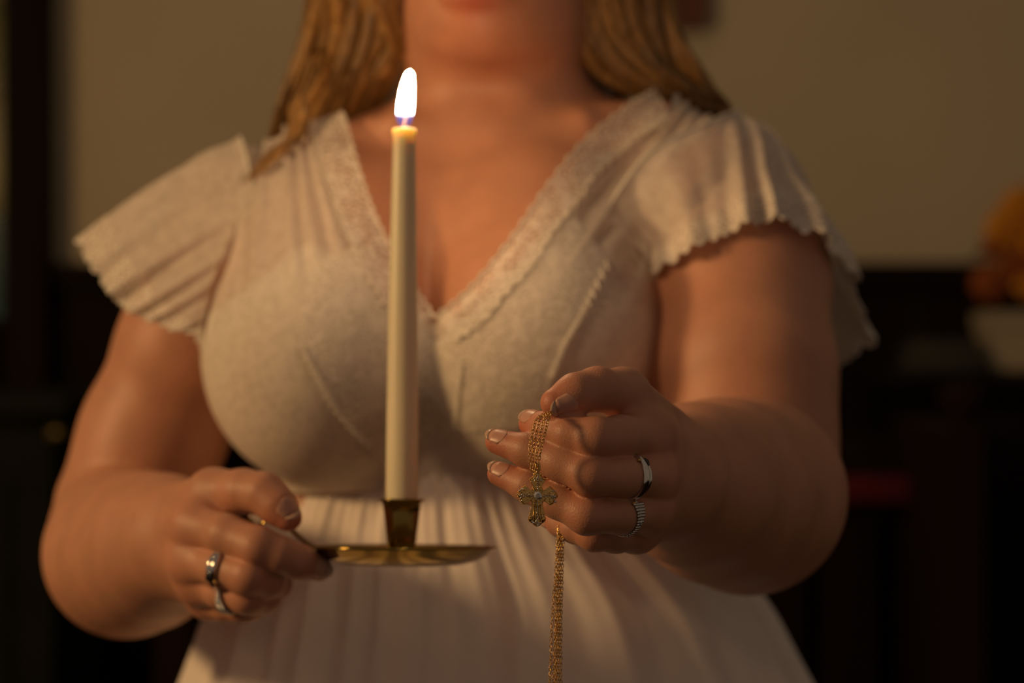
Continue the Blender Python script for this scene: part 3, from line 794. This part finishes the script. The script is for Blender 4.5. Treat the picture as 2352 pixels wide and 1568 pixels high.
def cut_shell(iso, poly, back=None, fold=0.0):
    Vd, Qd = shell(iso)
    isf = Vd[:, 1] < 1.835; g1 = np.full(len(Vd), .1)
    g1[isf] = par(lambda q: poly_sd(q, poly), pix(Vd[isf])) * 3.1e-4
    zl = W(0, 1085, 1.81)[2]
    g = np.where(isf, g1, 0.1)
    if back is not None:
        # behind: up to the nape line, open under the arms
        gb = np.maximum(np.maximum(zl - Vd[:, 2], np.abs(Vd[:, 0] + .02) - .2), np.minimum(Vd[:, 2] - W(0, 330, 1.85)[2], .064 - np.abs(Vd[:, 0] + .012)))
        g = np.where(isf, g1, gb)
    if fold:
        Vd = Vd + N0 * sheerfold(Vd, fold)[:, None]
    return clip_mesh(Vd, Qd, g)
dress = empty('dress', (0, 1.83, 0.0)); adopt(dress, person)
tag(dress, 'white lace dress with flutter sleeves and gathered skirt')
# opaque lining of the cups and back
lin = [(520, 700), (600, 640), (700, 560), (800, 600), (900, 690), (1000, 790), (1100, 700), (1200, 600), (1290, 570), (1400, 640), (1500, 720), (1600, 850)] + [tuple(q) for q in smooth2(EMP, 30) + [0, 34]] + [(380, 1000), (400, 800), (440, 740)]
Vl, Tl = cut_shell(0.0030, lin, True)
link('lining', mesh_np('lining', Vl, Tl), 'satin', dress)
Vs, Ts = cut_shell(0.0062, front, True, 0.0034)
bod = link('bodice', mesh_np('bodice', Vs, Ts), 'chiffon', dress)
# lace band along the neckline and the lace panels that wrap over the cups
def on_shell(P2, iso):            # drop 2D outline points on the dress front
    P2 = np.asarray(P2, float); d = np.stack([(P2[:, 0] - 1176) / FPX, np.ones(len(P2)), -(P2[:, 1] - 784) / FPX], 1)
    t = np.full(len(P2), 1.50)
    for _ in range(60):
        q = d * t[:, None] + [0, 0, CAMH]; t += np.clip(dress_field(q) - iso, -.01, .02) * .8
    return d * t[:, None] + [0, 0, CAMH]
def band_poly(edge, width, wav=7, n=90, phase=0):
    e = smooth2(edge, n); T = np.gradient(e, axis=0); T /= np.linalg.norm(T, axis=1, keepdims=True)
    nr_ = np.stack([-T[:, 1], T[:, 0]], 1); s = np.linspace(0, 1, n)
    w = width + wav * np.abs(np.sin(s * n * .35 + phase))
    return e, e + nr_ * w[:, None]
bl = band_poly(VL, 74)[1]; bl2 = np.concatenate([smooth2(VL, 90), bl[::-1]])
br = band_poly(VR, 70)[1]; br2 = np.concatenate([smooth2(VR, 90), br[::-1]])
Vt, Tt = cut_shell(0.0085, bl2); link('neckline_lace', mesh_np('neckline_lace', Vt, Tt), 'lace_trim', dress)
Vt, Tt = cut_shell(0.0088, br2); link('neckline_lace', mesh_np('neckline_lace', Vt, Tt), 'lace_trim', dress)
panL = np.concatenate([smooth2([(850, 560), (940, 690), (1000, 790)], 20), smooth2([(1060, 830), (1052, 910), (1045, 985)], 20), smooth2([(960, 1030), (885, 1072), (830, 1010), (770, 940), (725, 860), (690, 790), (690, 700), (720, 600)], 40)])
panR = np.concatenate([smooth2([(1000, 790), (1120, 690), (1230, 560), (1300, 470)], 30), smooth2([(1400, 600), (1340, 720), (1300, 790), (1268, 870), (1240, 960)], 40), smooth2([(1180, 985), (1110, 990), (1050, 985), (1055, 900)], 20)])
Vt, Tt = cut_shell(0.0076, panL); link('lace_panel', mesh_np('lace_panel', Vt, Tt), 'lace', dress)
Vt, Tt = cut_shell(0.0078, panR); link('lace_panel', mesh_np('lace_panel', Vt, Tt), 'lace', dress)
def cordline(pts, iso=0.0085, r=.0011, n=160, wob=3.0, mat='cord', name='lace_edging', freq=.9):
    P = smooth2(pts, n); T = np.gradient(P, axis=0); T /= np.linalg.norm(T, axis=1, keepdims=True)
    P = P + np.stack([-T[:, 1], T[:, 0]], 1) * (wob * np.sin(np.arange(n) * freq))[:, None]
    P = on_shell(P, iso); P = P[np.abs(dress_field(P) - iso) < .002]
    return MB().tube(P, r, 6).build(name, mat, dress)
cordline(VL, .0098, .0009); cordline(VR, .0100, .0009)
cordline(bl[::6], .0094, .0006, wob=4); cordline(br[::6], .0096, .0006, wob=4)
cordline([(690, 790), (725, 860), (770, 940), (830, 1010), (885, 1072)], .0088, .0008, wob=5, freq=.7)
cordline([(1400, 600), (1340, 720), (1300, 790), (1268, 870)], .0088, .0009, wob=6, freq=.7)
cordline([(1062, 830), (1052, 910), (1045, 985)], .0088, .0008, wob=5, n=90, freq=.7)
# seam ruffles that frame the armholes
def sleeve(A, Hm, label, folds, amp, phase, wob):
    A3 = catmull([W(*q) for q in A], 320, True); H3 = catmull([W(*q) for q in Hm], 320, True)
    nv = 46; v = np.linspace(0, 1, nv)[:, None, None]
    th = np.arange(320) / 320 * 2 * math.pi
    cen = A3.mean(0)
    L = A3[None] * (1 - v) + H3[None] * v
    out = unit((H3.mean(0) - cen)); rad = L - (cen + (H3.mean(0) - cen) * v)
    rad -= (rad @ out)[..., None] * out; rad /= np.linalg.norm(rad, axis=-1, keepdims=True) + 1e-9
    L = L + rad * (.006 * np.sin(v * math.pi))
    for _ in range(3):           # cloth lies on the skin, never inside it
        fl_ = L[3:].reshape(-1, 3); dd = body(fl_); m_ = dd < .0065
        if m_.any():
            q = fl_[m_]; gg = grad(body, q, .002); gg /= np.linalg.norm(gg, axis=1, keepdims=True) + 1e-6
            fl_[m_] = q + gg * np.minimum(.0072 - dd[m_], .03)[:, None]; L[3:] = fl_.reshape(L[3:].shape)
    for _ in range(2): L[2:-1] = (L[1:-2] + 2 * L[2:-1] + L[3:]) / 4; L = (np.roll(L, 1, 1) + 4 * L + np.roll(L, -1, 1)) / 6
    f = np.sin(folds * th + phase + 1.5 * np.sin(3 * th)) * .7 + np.sin(folds * 1.73 * th + 1.1) * .3
    f = np.sign(f) * np.abs(f) ** .8 + .55
    tw = np.stack([np.roll(rad, -1, 1) - np.roll(rad, 1, 1)])[0]
    L = L + rad * (f[None, :, None] * amp * (0.05 + 0.95 * v ** 1.2))
    # scalloped hem
    d = H3 - A3; d /= np.linalg.norm(d, axis=1, keepdims=True)
    L = L + d[None] * (np.abs(np.sin(th * wob))[None, :, None] * .0055 * np.clip((v - .8) / .2, 0, 1))
    o = MB().grid(L, True).build('sleeve', 'chiffon', dress); o['label'] = label
    MB().tube(L[-1], .0011, 5, closed=True).build('sleeve_hem', 'cord', dress)
    MB().tube(L[0] , .0014, 5, closed=True).build('armhole_seam', 'cord', dress)
    # lace border woven along the hem
    MB().grid(L[37:46] + rad[37:46] * .0009, True).build('hem_lace', 'lace_trim', dress)
sleeve([(552, 316, 1.81), (579, 423, 1.755), (579, 530, 1.735), (550, 650, 1.728), (508, 770, 1.745), (520, 700, 1.86), (560, 560, 1.89), (560, 420, 1.87)],
       [(202, 566, 1.80), (250, 640, 1.75), (305, 700, 1.735), (395, 738, 1.722), (496, 778, 1.728), (450, 765, 1.88), (340, 700, 1.905), (245, 615, 1.87)],
       'sheer flutter sleeve standing away from the arm', 13, .0062, 0.4, 24)
sleeve([(1692, 256, 1.79), (1640, 276, 1.748), (1500, 345, 1.715), (1415, 450, 1.70), (1385, 530, 1.70), (1450, 640, 1.75), (1500, 560, 1.86), (1560, 400, 1.89), (1640, 300, 1.875), (1685, 262, 1.84), (1692, 257, 1.82), (1694, 256, 1.805)],
       [(1750, 546, 1.698), (1682, 546, 1.685), (1592, 592, 1.69), (1502, 684, 1.735), (1464, 708, 1.742), (1490, 735, 1.76), (1620, 800, 1.85), (1800, 830, 1.88), (1925, 820, 1.86), (1990, 750, 1.815), (1895, 630, 1.735), (1830, 572, 1.705)],
       'sheer flutter sleeve hanging in folds over the raised arm', 12, .0080, 2.4, 24)
# skirt: gathered at the raised waist, falling to the floor
SK = np.array([(1068, 640, 1440, 1.825, .118), (1130, 622, 1475, 1.825, .130), (1250, 560, 1590, 1.83, .155), (1400, 497, 1735, 1.835, .176), (1568, 443, 1822, 1.84, .197), (1900, 330, 1960, 1.85, .24), (2600, 150, 2150, 1.86, .30), (4370, -50, 2350, 1.88, .36)], float)
nt_, nv = 900, 150
zsk = CAMH - (SK[:, 0] - 784) * (1.70 / FPX)
zsk[-1] = 0.006
st = catmull(np.stack([zsk, ((SK[:, 1] + SK[:, 2]) / 2 - 1176) * sc_, (SK[:, 2] - SK[:, 1]) / 2 * sc_, SK[:, 3], SK[:, 4]], 1), 400)
zz = zsk[0] + (zsk[-1] - zsk[0]) * np.linspace(0, 1, nv) ** 1.7
o_ = np.argsort(st[:, 0]); row = [np.interp(zz, st[o_, 0], st[o_, i]) for i in (1, 2, 3, 4)]
th = np.arange(nt_) / nt_ * 2 * math.pi
t = (zsk[0] - zz)[:, None]                         # metres below the seam
sway = th[None] + 0.10 * np.sin(3 * th)[None] * np.clip(t / .2, 0, 1)
gath = np.sin(62 * sway + 2.2 * np.sin(5 * th)[None]) * .5 + np.sin(91 * sway + 1.7 * np.sin(4 * th + 1)[None]) * .5
deep = np.sin(19 * sway + 1.6 * np.sin(2 * th + .5)[None]) * .55 + np.sin(33 * sway + 1.1 * np.sin(3 * th)[None]) * .45
disp = gath * .0026 * np.exp(-t / .10) * np.clip(t / .006, 0.3, 1) + deep * (.0015 + .0105 * np.clip(t / .22, 0, 1) + .02 * np.clip((t - .2) / .8, 0, 1))
X = row[0][:, None] + (row[1][:, None] + disp) * np.cos(th)[None]
Yk = row[2][:, None] + (row[3][:, None] + disp) * np.sin(th)[None]
MB().grid(np.stack([X, Yk, np.repeat(zz[:, None], nt_, 1)], -1)[:, ::-1], True).build('skirt', 'skirt', dress)
# raised waist seam
ws = np.stack([row[0][0] + (row[1][0] + .001) * np.cos(th[::6]), row[2][0] + (row[3][0] + .001) * np.sin(th[::6]), np.full(len(th[::6]), zz[0])], 1)
MB().tube(ws, .0018, 6, closed=True).build('waist_seam', 'cord', dress)

# ------------------------------------------------------------------ hair
def locks(A, B, n, rad, depth, seed, taper=True, lie=False):
    r_ = np.random.default_rng(seed); b = MB(); b.asp = 0.55
    A3 = np.array([W(*q) for q in A]); B3 = np.array([W(*q) for q in B])
    for k in range(n):
        s = r_.uniform(0, 1); s2 = np.clip(s + r_.normal(0, .06), 0, 1)
        w = np.linspace(s, s2, len(A3))[:, None]
        P = A3 * (1 - w) + B3 * w + [0, r_.uniform(-depth, depth), 0] + r_.normal(0, .0025, (len(A3), 3))
        P = catmull(P, 34); u = np.linspace(0, 1, 34)
        if lie:
            for _ in range(3):
                dd = body(P); gg = grad(body, P, .002); gg /= np.linalg.norm(gg, axis=1, keepdims=True) + 1e-6
                P = P - gg * (np.clip(dd - .013, -.03, .03) * np.clip((u - .3) / .3, 0, 1))[:, None]
        R = rad * r_.uniform(.6, 1.3) * (np.clip(u / .06, .5, 1) * (np.clip((1 - u) / .3, .12, 1) if taper else 1))
        b.tube(P, R, 6)
    return b
hairs = empty('hair', (0, 1.83, 1.40)); adopt(hairs, person); tag(hairs, 'long straight golden blonde hair falling behind the shoulders')
CR = (1118, -545, 1.79)
locks([CR, (985, -470, 1.70), (915, -250, 1.735), (925, -60, 1.79), (925, 90, 1.815), (880, 205, 1.83), (800, 330, 1.88)],
      [CR, (860, -480, 1.79), (745, -250, 1.81), (722, -40, 1.82), (700, 110, 1.835), (640, 265, 1.85), (600, 420, 1.90)], 170, .0052, .022, 3).build('hair_length', 'hair', hairs)
locks([CR, (1235, -470, 1.71), (1335, -250, 1.74), (1330, -60, 1.79), (1338, 80, 1.805), (1420, 180, 1.815), (1545, 222, 1.835), (1640, 262, 1.885), (1670, 330, 1.91)],
      [CR, (1380, -480, 1.79), (1500, -250, 1.81), (1520, -60, 1.82), (1552, 70, 1.83), (1596, 160, 1.835), (1632, 215, 1.85), (1662, 262, 1.89), (1685, 340, 1.92)], 150, .0050, .018, 4).build('hair_length', 'hair', hairs)
locks([CR, (900, -500, 1.86), (820, -200, 1.90), (840, 60, 1.91), (820, 300, 1.94), (800, 520, 1.97), (790, 700, 1.97)],
      [CR, (1350, -500, 1.86), (1440, -200, 1.90), (1420, 60, 1.91), (1440, 300, 1.94), (1440, 520, 1.97), (1430, 700, 1.97)], 160, .0075, .016, 5).build('hair_back', 'hair', hairs)
# loose strands across the front of the shoulder
locks([(760, 120, 1.80), (735, 200, 1.775), (690, 270, 1.755), (655, 330, 1.742), (630, 385, 1.735), (590, 425, 1.735)],
      [(720, 120, 1.81), (690, 200, 1.79), (655, 270, 1.762), (630, 330, 1.748), (612, 385, 1.742), (575, 415, 1.742)], 10, .0022, .004, 6, lie=True).build('loose_strands', 'hair', hairs)
locks([(935, -40, 1.76), (905, 20, 1.77), (915, 90, 1.785), (925, 140, 1.80)], [(820, -60, 1.76), (850, 10, 1.765), (895, 70, 1.78), (920, 130, 1.80)], 14, .0024, .006, 8).build('loose_strands', 'hair', hairs)
#@@PROPS
# ------------------------------------------------------------------ chamberstick and candle
base = W(922, 1298, 1.50)
ROT = (math.radians(-3.6), math.radians(0.2), 0)
stick = empty('chamberstick', tuple(base), ROT)
tag(stick, 'polished brass chamberstick with a round dish, held at the handle', 'candle holder')
MB().lathe([(0, 0), (.030, 0), (.038, .0006), (.047, .0030), (.0545, .0068), (.0585, .0104), (.0596, .0110), (.0594, .0120), (.0580, .0118), (.0535, .0082), (.046, .0045), (.037, .0022), (.028, .0016), (0, .0016)], 96).build('dish', 'brass', stick, keep=False)
MB().lathe([(.0165, .0014), (.012, .0022), (.0088, .0050), (.0082, .0095), (.0088, .0130), (.0100, .0230), (.0112, .0330), (.0121, .0385), (.0142, .0400), (.0146, .0406), (.0142, .0412), (.0116, .0408), (.0106, .0380), (.0100, .0300), (.0092, .0150), (0, .0140)], 64).build('socket', 'brass', stick, keep=False)
hp = catmull([W(742, 1266, 1.496), (W(705, 1246, 1.490)), W(672, 1218, 1.486), W(640, 1190, 1.486), W(612, 1168, 1.487), W(590, 1162, 1.488), W(572, 1172, 1.489), (W(570, 1190, 1.490)), W(586, 1204, 1.490), W(606, 1200, 1.489), W(616, 1184, 1.488)], 90)
T = np.gradient(hp, axis=0); T /= np.linalg.norm(T, axis=1, keepdims=True)
sd = unit(np.array([.05, 1, .1])); nn = np.cross(T, sd); nn /= np.linalg.norm(nn, axis=1, keepdims=True)
hw = np.interp(np.linspace(0, 1, 90), [0, .15, .6, 1], [.0052, .0040, .0034, .0034])[:, None]; ht = .0007
P = np.stack([hp - sd * hw - nn * ht, hp + sd * hw - nn * ht, hp + sd * hw + nn * ht, hp - sd * hw + nn * ht, hp - sd * hw - nn * ht], 1)
MB().grid(P).build('handle', 'brass', stick)

candle = empty('taper_candle', tuple(base), ROT)
tag(candle, 'tall ivory taper candle with a burning flame in the brass socket', 'candle')
z0, z1 = .0145, .2745
MB().lathe([(0, z0), (.0088, z0), (.0098, .040), (.0101, .045), (.0099, .080), (.0092, .150), (.0082, .213), (.0074, .252), (.0071, .2653), (.0075, .2698), (.0078, .2715), (.0076, .2725), (.0066, .2728), (.0045, .2717), (.002, .2714), (0, .2714)], 64).build('wax', 'wax', candle, keep=False)
MB().tube(catmull([(0, 0, .269), (.0001, 0, .2748), (.0008, 0, .2783), (.0018, 0, .2808)], 12), np.linspace(.0011, .0008, 12), 8).build('wick', 'wick', candle, keep=False)
# flame: a closed teardrop that gives off the light of the candle
m, nt, out = new_mat('candle_flame')
e = N(nt, 'ShaderNodeEmission'); tr = N(nt, 'ShaderNodeBsdfTransparent'); ms = N(nt, 'ShaderNodeMixShader')
tc = N(nt, 'ShaderNodeTexCoord'); sp = N(nt, 'ShaderNodeSeparateXYZ'); nt.links.new(tc.outputs['Object'], sp.inputs[0])
FZ0, FZ1 = 0.2738, 0.3100
mr = N(nt, 'ShaderNodeMapRange'); mr.inputs[1].default_value = FZ0; mr.inputs[2].default_value = FZ1; nt.links.new(sp.outputs[2], mr.inputs[0])
cr = N(nt, 'ShaderNodeValToRGB'); nt.links.new(mr.outputs[0], cr.inputs[0])
cr.color_ramp.elements[0].position = 0.14; cr.color_ramp.elements[0].color = (0.30, 0.24, 0.75, 1)
cr.color_ramp.elements[1].position = 0.28; cr.color_ramp.elements[1].color = (1.0, 0.80, 0.60, 1)
ce = cr.color_ramp.elements.new(0.62); ce.color = (1.0, 0.56, 0.22, 1)
st_ = N(nt, 'ShaderNodeValToRGB'); nt.links.new(mr.outputs[0], st_.inputs[0])
st_.color_ramp.elements[0].position = 0.20; st_.color_ramp.elements[0].color = (0.0018,) * 3 + (1,)
st_.color_ramp.elements[1].position = 0.62; st_.color_ramp.elements[1].color = (1, 1, 1, 1)
ml = N(nt, 'ShaderNodeMath', operation='MULTIPLY'); ml.inputs[1].default_value = FLAME_STRENGTH
nt.links.new(st_.outputs[0], ml.inputs[0]); nt.links.new(ml.outputs[0], e.inputs[1]); nt.links.new(cr.outputs[0], e.inputs[0])
op = N(nt, 'ShaderNodeMapRange'); op.inputs[1].default_value = 0.0; op.inputs[2].default_value = 0.22; op.inputs[3].default_value = 0.12; op.inputs[4].default_value = 1.0
nt.links.new(mr.outputs[0], op.inputs[0]); nt.links.new(op.outputs[0], ms.inputs[0])
nt.links.new(tr.outputs[0], ms.inputs[1]); nt.links.new(e.outputs[0], ms.inputs[2]); nt.links.new(ms.outputs[0], out.inputs[0])
u = np.linspace(0, 1, 26); fr = .0053 * np.interp(u, [0, .05, .12, .25, .4, .55, .7, .82, .92, .97, 1], [.45, .72, .9, 1.0, 1.0, .94, .83, .70, .53, .36, 0.0])
b = MB().lathe(np.stack([fr, FZ0 + u * (FZ1 - FZ0)], 1), 20)
bend = (b.v[0][:, 2] - FZ0) / (FZ1 - FZ0)
b.v[0][:, 0] += .0012 * bend + .0022 * bend ** 2
b.build('flame', m, candle, keep=False)

# ------------------------------------------------------------------ necklace
neck = empty('cross_necklace', tuple(W(1234, 1140, 1.385 + DH)))
tag(neck, 'gold chain necklace with a jewelled cross dangling from her fingers', 'necklace')
def link_piece(b, c, t, n, L, r):
    s = np.cross(t, n); a = np.linspace(0, 2 * math.pi, 10, endpoint=False)
    P = c + np.cos(a)[:, None] * t * L + np.sin(a)[:, None] * s * L * .62
    b.tube(P, r, 4, closed=True, flat=n)
def strand(b, P, L=.00125, r=.00024):
    seg = np.linalg.norm(np.diff(P, axis=0), axis=1); s = np.concatenate([[0], np.cumsum(seg)])
    q = np.arange(0, s[-1], L * 1.45); C = np.stack([np.interp(q, s, P[:, i]) for i in range(3)], 1)
    T = np.gradient(C, axis=0); T /= np.linalg.norm(T, axis=1, keepdims=True)
    for k in range(len(C)):
        n0 = unit(np.cross(T[k], [0.3, 1, .2])); n1 = np.cross(T[k], n0); a = .6 + k * 1.35
        link_piece(b, C[k], T[k], n0 * math.cos(a) + n1 * math.sin(a), L, r)
up_pts = [(1262, 948, 1.398), (1248, 960, 1.390), (1240, 985, 1.3875), (1233, 1015, 1.3865), (1229, 1045, 1.386), (1228, 1072, 1.3855), (1229, 1090, 1.385)]
for k, (dx, dz) in enumerate([(-15, 0), (-6, .0012), (4, -.0008), (14, .0004)]):
    b = MB()
    P = [W(p[0] + dx * (0.55 + .45 * math.sin(i / 6 * math.pi * 1.1 + .3)) * (0.25 if i == 6 else 1) * (.5 if i == 0 else 1), p[1], p[2] + dz + DH) for i, p in enumerate(up_pts)]
    strand(b, catmull(P, 60)); b.build('chain', 'gold', neck)
rr_ = np.random.default_rng(11)
for k in range(3):            # three loops hang below the hand
    b = MB(); dx = (-6, 0, 5)[k]; bot = 1640 + 30 * k
    P = [(1290 + dx, 1208, 1.436), (1288 + dx, 1250, 1.434), (1286 + dx, 1330, 1.434), (1284 + dx * .9, 1420, 1.434), (1283 + dx, 1520, 1.434), (1281 + dx, bot - 40, 1.434), (1276 + dx, bot, 1.434),
         (1268 + dx, bot - 40, 1.435), (1268 + dx * .6 + 4 * k, 1520, 1.436), (1272 + dx * .6 + 4 * k, 1420, 1.436), (1278 + dx * .5 + 2 * k, 1330, 1.436), (1284 + dx * .6, 1250, 1.436), (1287 + dx * .6, 1208, 1.437)]
    strand(b, catmull([W(q[0], q[1], q[2] + DH) for q in P], 160)); b.build('chain', 'gold', neck)
cx = W(1234, 1138, 1.384 + DH); s = (1.384 + DH) / FPX
def cpt(px, py): return np.array([(px - 1234) * s, -(py - 1138) * s])
half = [(1234, 1084), (1241, 1088), (1246, 1096), (1252, 1101), (1247, 1108), (1243, 1116), (1246, 1124), (1252, 1126), (1258, 1120), (1264, 1116), (1270, 1122), (1278, 1130), (1282, 1138),
        (1276, 1144), (1272, 1154), (1264, 1159), (1258, 1154), (1252, 1149), (1246, 1152), (1246, 1160), (1249, 1175), (1254, 1190), (1253, 1196), (1246, 1200), (1240, 1206), (1234, 1208)]
outl = np.array([cpt(*q) for q in half] + [cpt(2 * 1234 - q[0], q[1]) for q in half[-2:0:-1]])
cross_rot = Euler((math.radians(-6), math.radians(2), math.radians(10))).to_matrix()
CRm = np.array(cross_rot)
def place(P): return np.asarray(P) @ CRm.T + cx
def extrude2(o2, y0, y1, inset=0.92):
    n = len(o2); c = o2.mean(0)
    V = [(p[0] * inset, y0, p[1] * inset) for p in o2] + [(p[0], (y0 * .6 + y1 * .4), p[1]) for p in o2] + [(p[0], y1, p[1]) for p in o2]
    V += [(0, y0, 0), (0, y1, 0)]
    F = [[3 * n, i, (i + 1) % n] for i in range(n)] + [[3 * n + 1, 2 * n + (i + 1) % n, 2 * n + i] for i in range(n)]
    for a_ in (0, n): F += [[a_ + i, a_ + n + i, a_ + n + (i + 1) % n, a_ + (i + 1) % n] for i in range(n)]
    return V, F
Vc, Fc = extrude2(outl, -.0008, .0008)
crs = MB().add(place(Vc), Fc).build('cross', 'gold', neck, smooth=False)
b = MB()
dense = np.concatenate([outl, outl[:1]]); sg = np.concatenate([[0], np.cumsum(np.linalg.norm(np.diff(dense, axis=0), axis=1))])
for q in np.arange(0, sg[-1], .00085):
    p = [np.interp(q, sg, dense[:, 0]), 0, np.interp(q, sg, dense[:, 1])]
    b.ball(place([p[0] * 1.0, -.0003, p[2] * 1.0]), .00042, 1)
b.build('beaded_edge', 'gold', crs)
b = MB()
for px in (-9, -5, 5, 9):      # ridges of the flared foot
    b.tube(place([(px * s * .8, -.0011, -.0045), (px * s * 1.0, -.0012, -.0095), (px * s * 1.5, -.0011, -.0142)]), .00035, 5)
b.build('foot_ridges', 'gold', crs)
b = MB(); rs = np.random.default_rng(5)
spots = [(0, -.0035 - .00105 * i) for i in range(12)] + [(0, .0035 + .0011 * i) for i in range(8)] + [(sg_ * (.0035 + .001 * i), .0003 * ((i % 2) * 2 - 1)) for i in range(7) for sg_ in (-1, 1)]
for sg_ in (-1, 1): spots += [(sg_ * (.0086 + rs.uniform(-.0012, .0015)), rs.uniform(-.0032, .0034)) for _ in range(9)]
spots += [(rs.uniform(-.0028, .0028), .0085 + rs.uniform(-.0014, .0014)) for _ in range(6)] + [(rs.uniform(-.0028, .0028), -.0145 + rs.uniform(-.0018, .0012)) for _ in range(10)]
for (a_, c_) in spots: b.ball(place([a_, -.0012, c_]), .00056, 1)
b.build('small_stones', 'silver', crs)
b = MB()                          # pierced gold grains that fill the arms
for k in range(420):
    a_, c_ = rs.uniform(-.0115, .0115), rs.uniform(-.0165, .0125)
    if poly_sd(np.array([[a_, c_]]), outl)[0] < -.0004: b.ball(place([a_, -.0009 - rs.uniform(0, .0006), c_]), rs.uniform(.00028, .0005), 1)
b.build('gold_grains', 'gold', crs)
def brilliant(b, c, nrm, r):
    nrm = unit(nrm); e1 = unit(np.cross(nrm, [0.2, 0.3, 1])); e2 = np.cross(nrm, e1); R = np.stack([e1, e2, nrm])
    prof = [(0, .42), (.55, .42), (.85, .2), (1, 0), (.5, -.5), (0, -.85)]
    b.lathe(np.array(prof) * r, 8, c, R)
b = MB(); brilliant(b, place([0, -.0014, 0]), CRm @ np.array([0, -1, 0]), .0023); b.build('centre_stone', 'gem', crs, smooth=False)
b = MB(); brilliant(b, place([.0017, -.0019, -.0006]), CRm @ np.array([.4, -1, .5]), .0010); b.build('side_stone', 'silver', crs, smooth=False)
bc = place([0, -.0001, .0150])
b = MB(); a_ = np.linspace(0, 2 * math.pi, 20, endpoint=False)
b.tube(bc + np.stack([.0011 * np.cos(a_), 0 * a_, .0021 * np.sin(a_)], 1), .0006, 6, closed=True); b.build('bail', 'gold', neck)

# ------------------------------------------------------------------ finger rings
def ring(F, nm, seg, t, gemdir, label, style, group=None):
    pts, rad = F[nm]; a, b_ = pts[seg].astype(float), pts[seg + 1].astype(float)
    c = a + (b_ - a) * t; ax = unit(b_ - a); r = rad[seg] + (rad[seg + 1] - rad[seg]) * t + .0004
    g_ = np.asarray(gemdir, float); g_ = unit(g_ - (g_ @ ax) * ax); s_ = np.cross(ax, g_)
    root = empty('finger_ring', tuple(c)); tag(root, label, 'ring')
    th = np.linspace(0, 2 * math.pi, 72, endpoint=False)
    def circ(off, rr, sway=0): return c + np.outer(np.cos(th), g_) * rr + np.outer(np.sin(th), s_) * rr + np.outer(off + sway * np.cos(th) , ax)
    if style == 'bypass':
        near = np.exp(-(((th + math.pi) % (2 * math.pi) - math.pi) / .9) ** 2)
        bb = MB(); bb.tube(circ(.0020 * near, r + .0008), .0013 + .0010 * near, 10, closed=True); bb.build('band', 'silver', root)
        bb = MB(); bb.tube(circ(-.0020 * near, r + .0007), .0011 + .0007 * near, 10, closed=True); bb.build('band', 'silver', root)
        bb = MB()
        for k in range(7):
            an = -.55 + k * .18; p = c + (g_ * math.cos(an) + s_ * math.sin(an)) * (r + .0013) + ax * (.0004 * (-1) ** k)
            bb.ball(p, .0009, 1)
        bb.build('small_stones', 'silver', root)
        bb = MB(); an = .62; p = c + (g_ * math.cos(an) + s_ * math.sin(an)) * (r + .0018) - ax * .0008
        brilliant(bb, p, g_ * math.cos(an) + s_ * math.sin(an), .0029); bb.build('dark_stone', 'gem_dark', root, smooth=False)
        bb = MB()
        for q in (-1, 0, 1): bb.ball(c + (g_ * math.cos(.75) + s_ * math.sin(.75)) * (r + .0014) + ax * (.0032 + .0012 * q), .0009, 1)
        bb.build('gold_beads', 'gold', root)
    else:
        bb = MB(); bb.tube(circ(0 * th, r + .0006), .0009, 10, closed=True); bb.build('band', 'silver', root)
        bb = MB(); rs = np.random.default_rng(3)
        for k in range(14):         # fan of small stones widening along the finger
            an = -.95 + k * .14; n_ = 1 + (k * 6) // 13
            for j in range(n_):
                p = c + (g_ * math.cos(an) + s_ * math.sin(an)) * (r + .0011) + ax * ((j - (n_ - 1) / 2) * .0014)
                bb.ball(p, .00105, 1)
        bb.build('pave_stones', 'silver', root)
        bb = MB(); brilliant(bb, c + g_ * (r + .0016), g_, .0013); bb.build('centre_stone', 'gem', root, smooth=False)
        bb = MB(); bb.ball(c + (g_ * math.cos(.95) + s_ * math.sin(.95)) * (r + .0012) + ax * .0036, .0010, 1).ball(c + (g_ * math.cos(.95) + s_ * math.sin(.95)) * (r + .0012) + ax * .0048, .0008, 1)
        bb.build('gold_beads', 'gold', root)
ring(FR, 'middle', 0, .85, (.15, -1, .05), 'silver twisted ring with dark stone on the middle finger beside the cross', 'bypass')
ring(FR, 'ring', 0, .90, (.15, -1, -.25), 'silver ring with a fan of tiny stones on the ring finger beside the cross', 'fan')
ring(FL_, 'middle', 1, .15, (-.2, -1, .2), 'silver ring with dark stone on the hand that holds the candlestick', 'bypass')
ring(FL_, 'ring', 1, .35, (0, -1, -.3), 'small silver jewelled ring lower on the hand that holds the candlestick', 'fan')
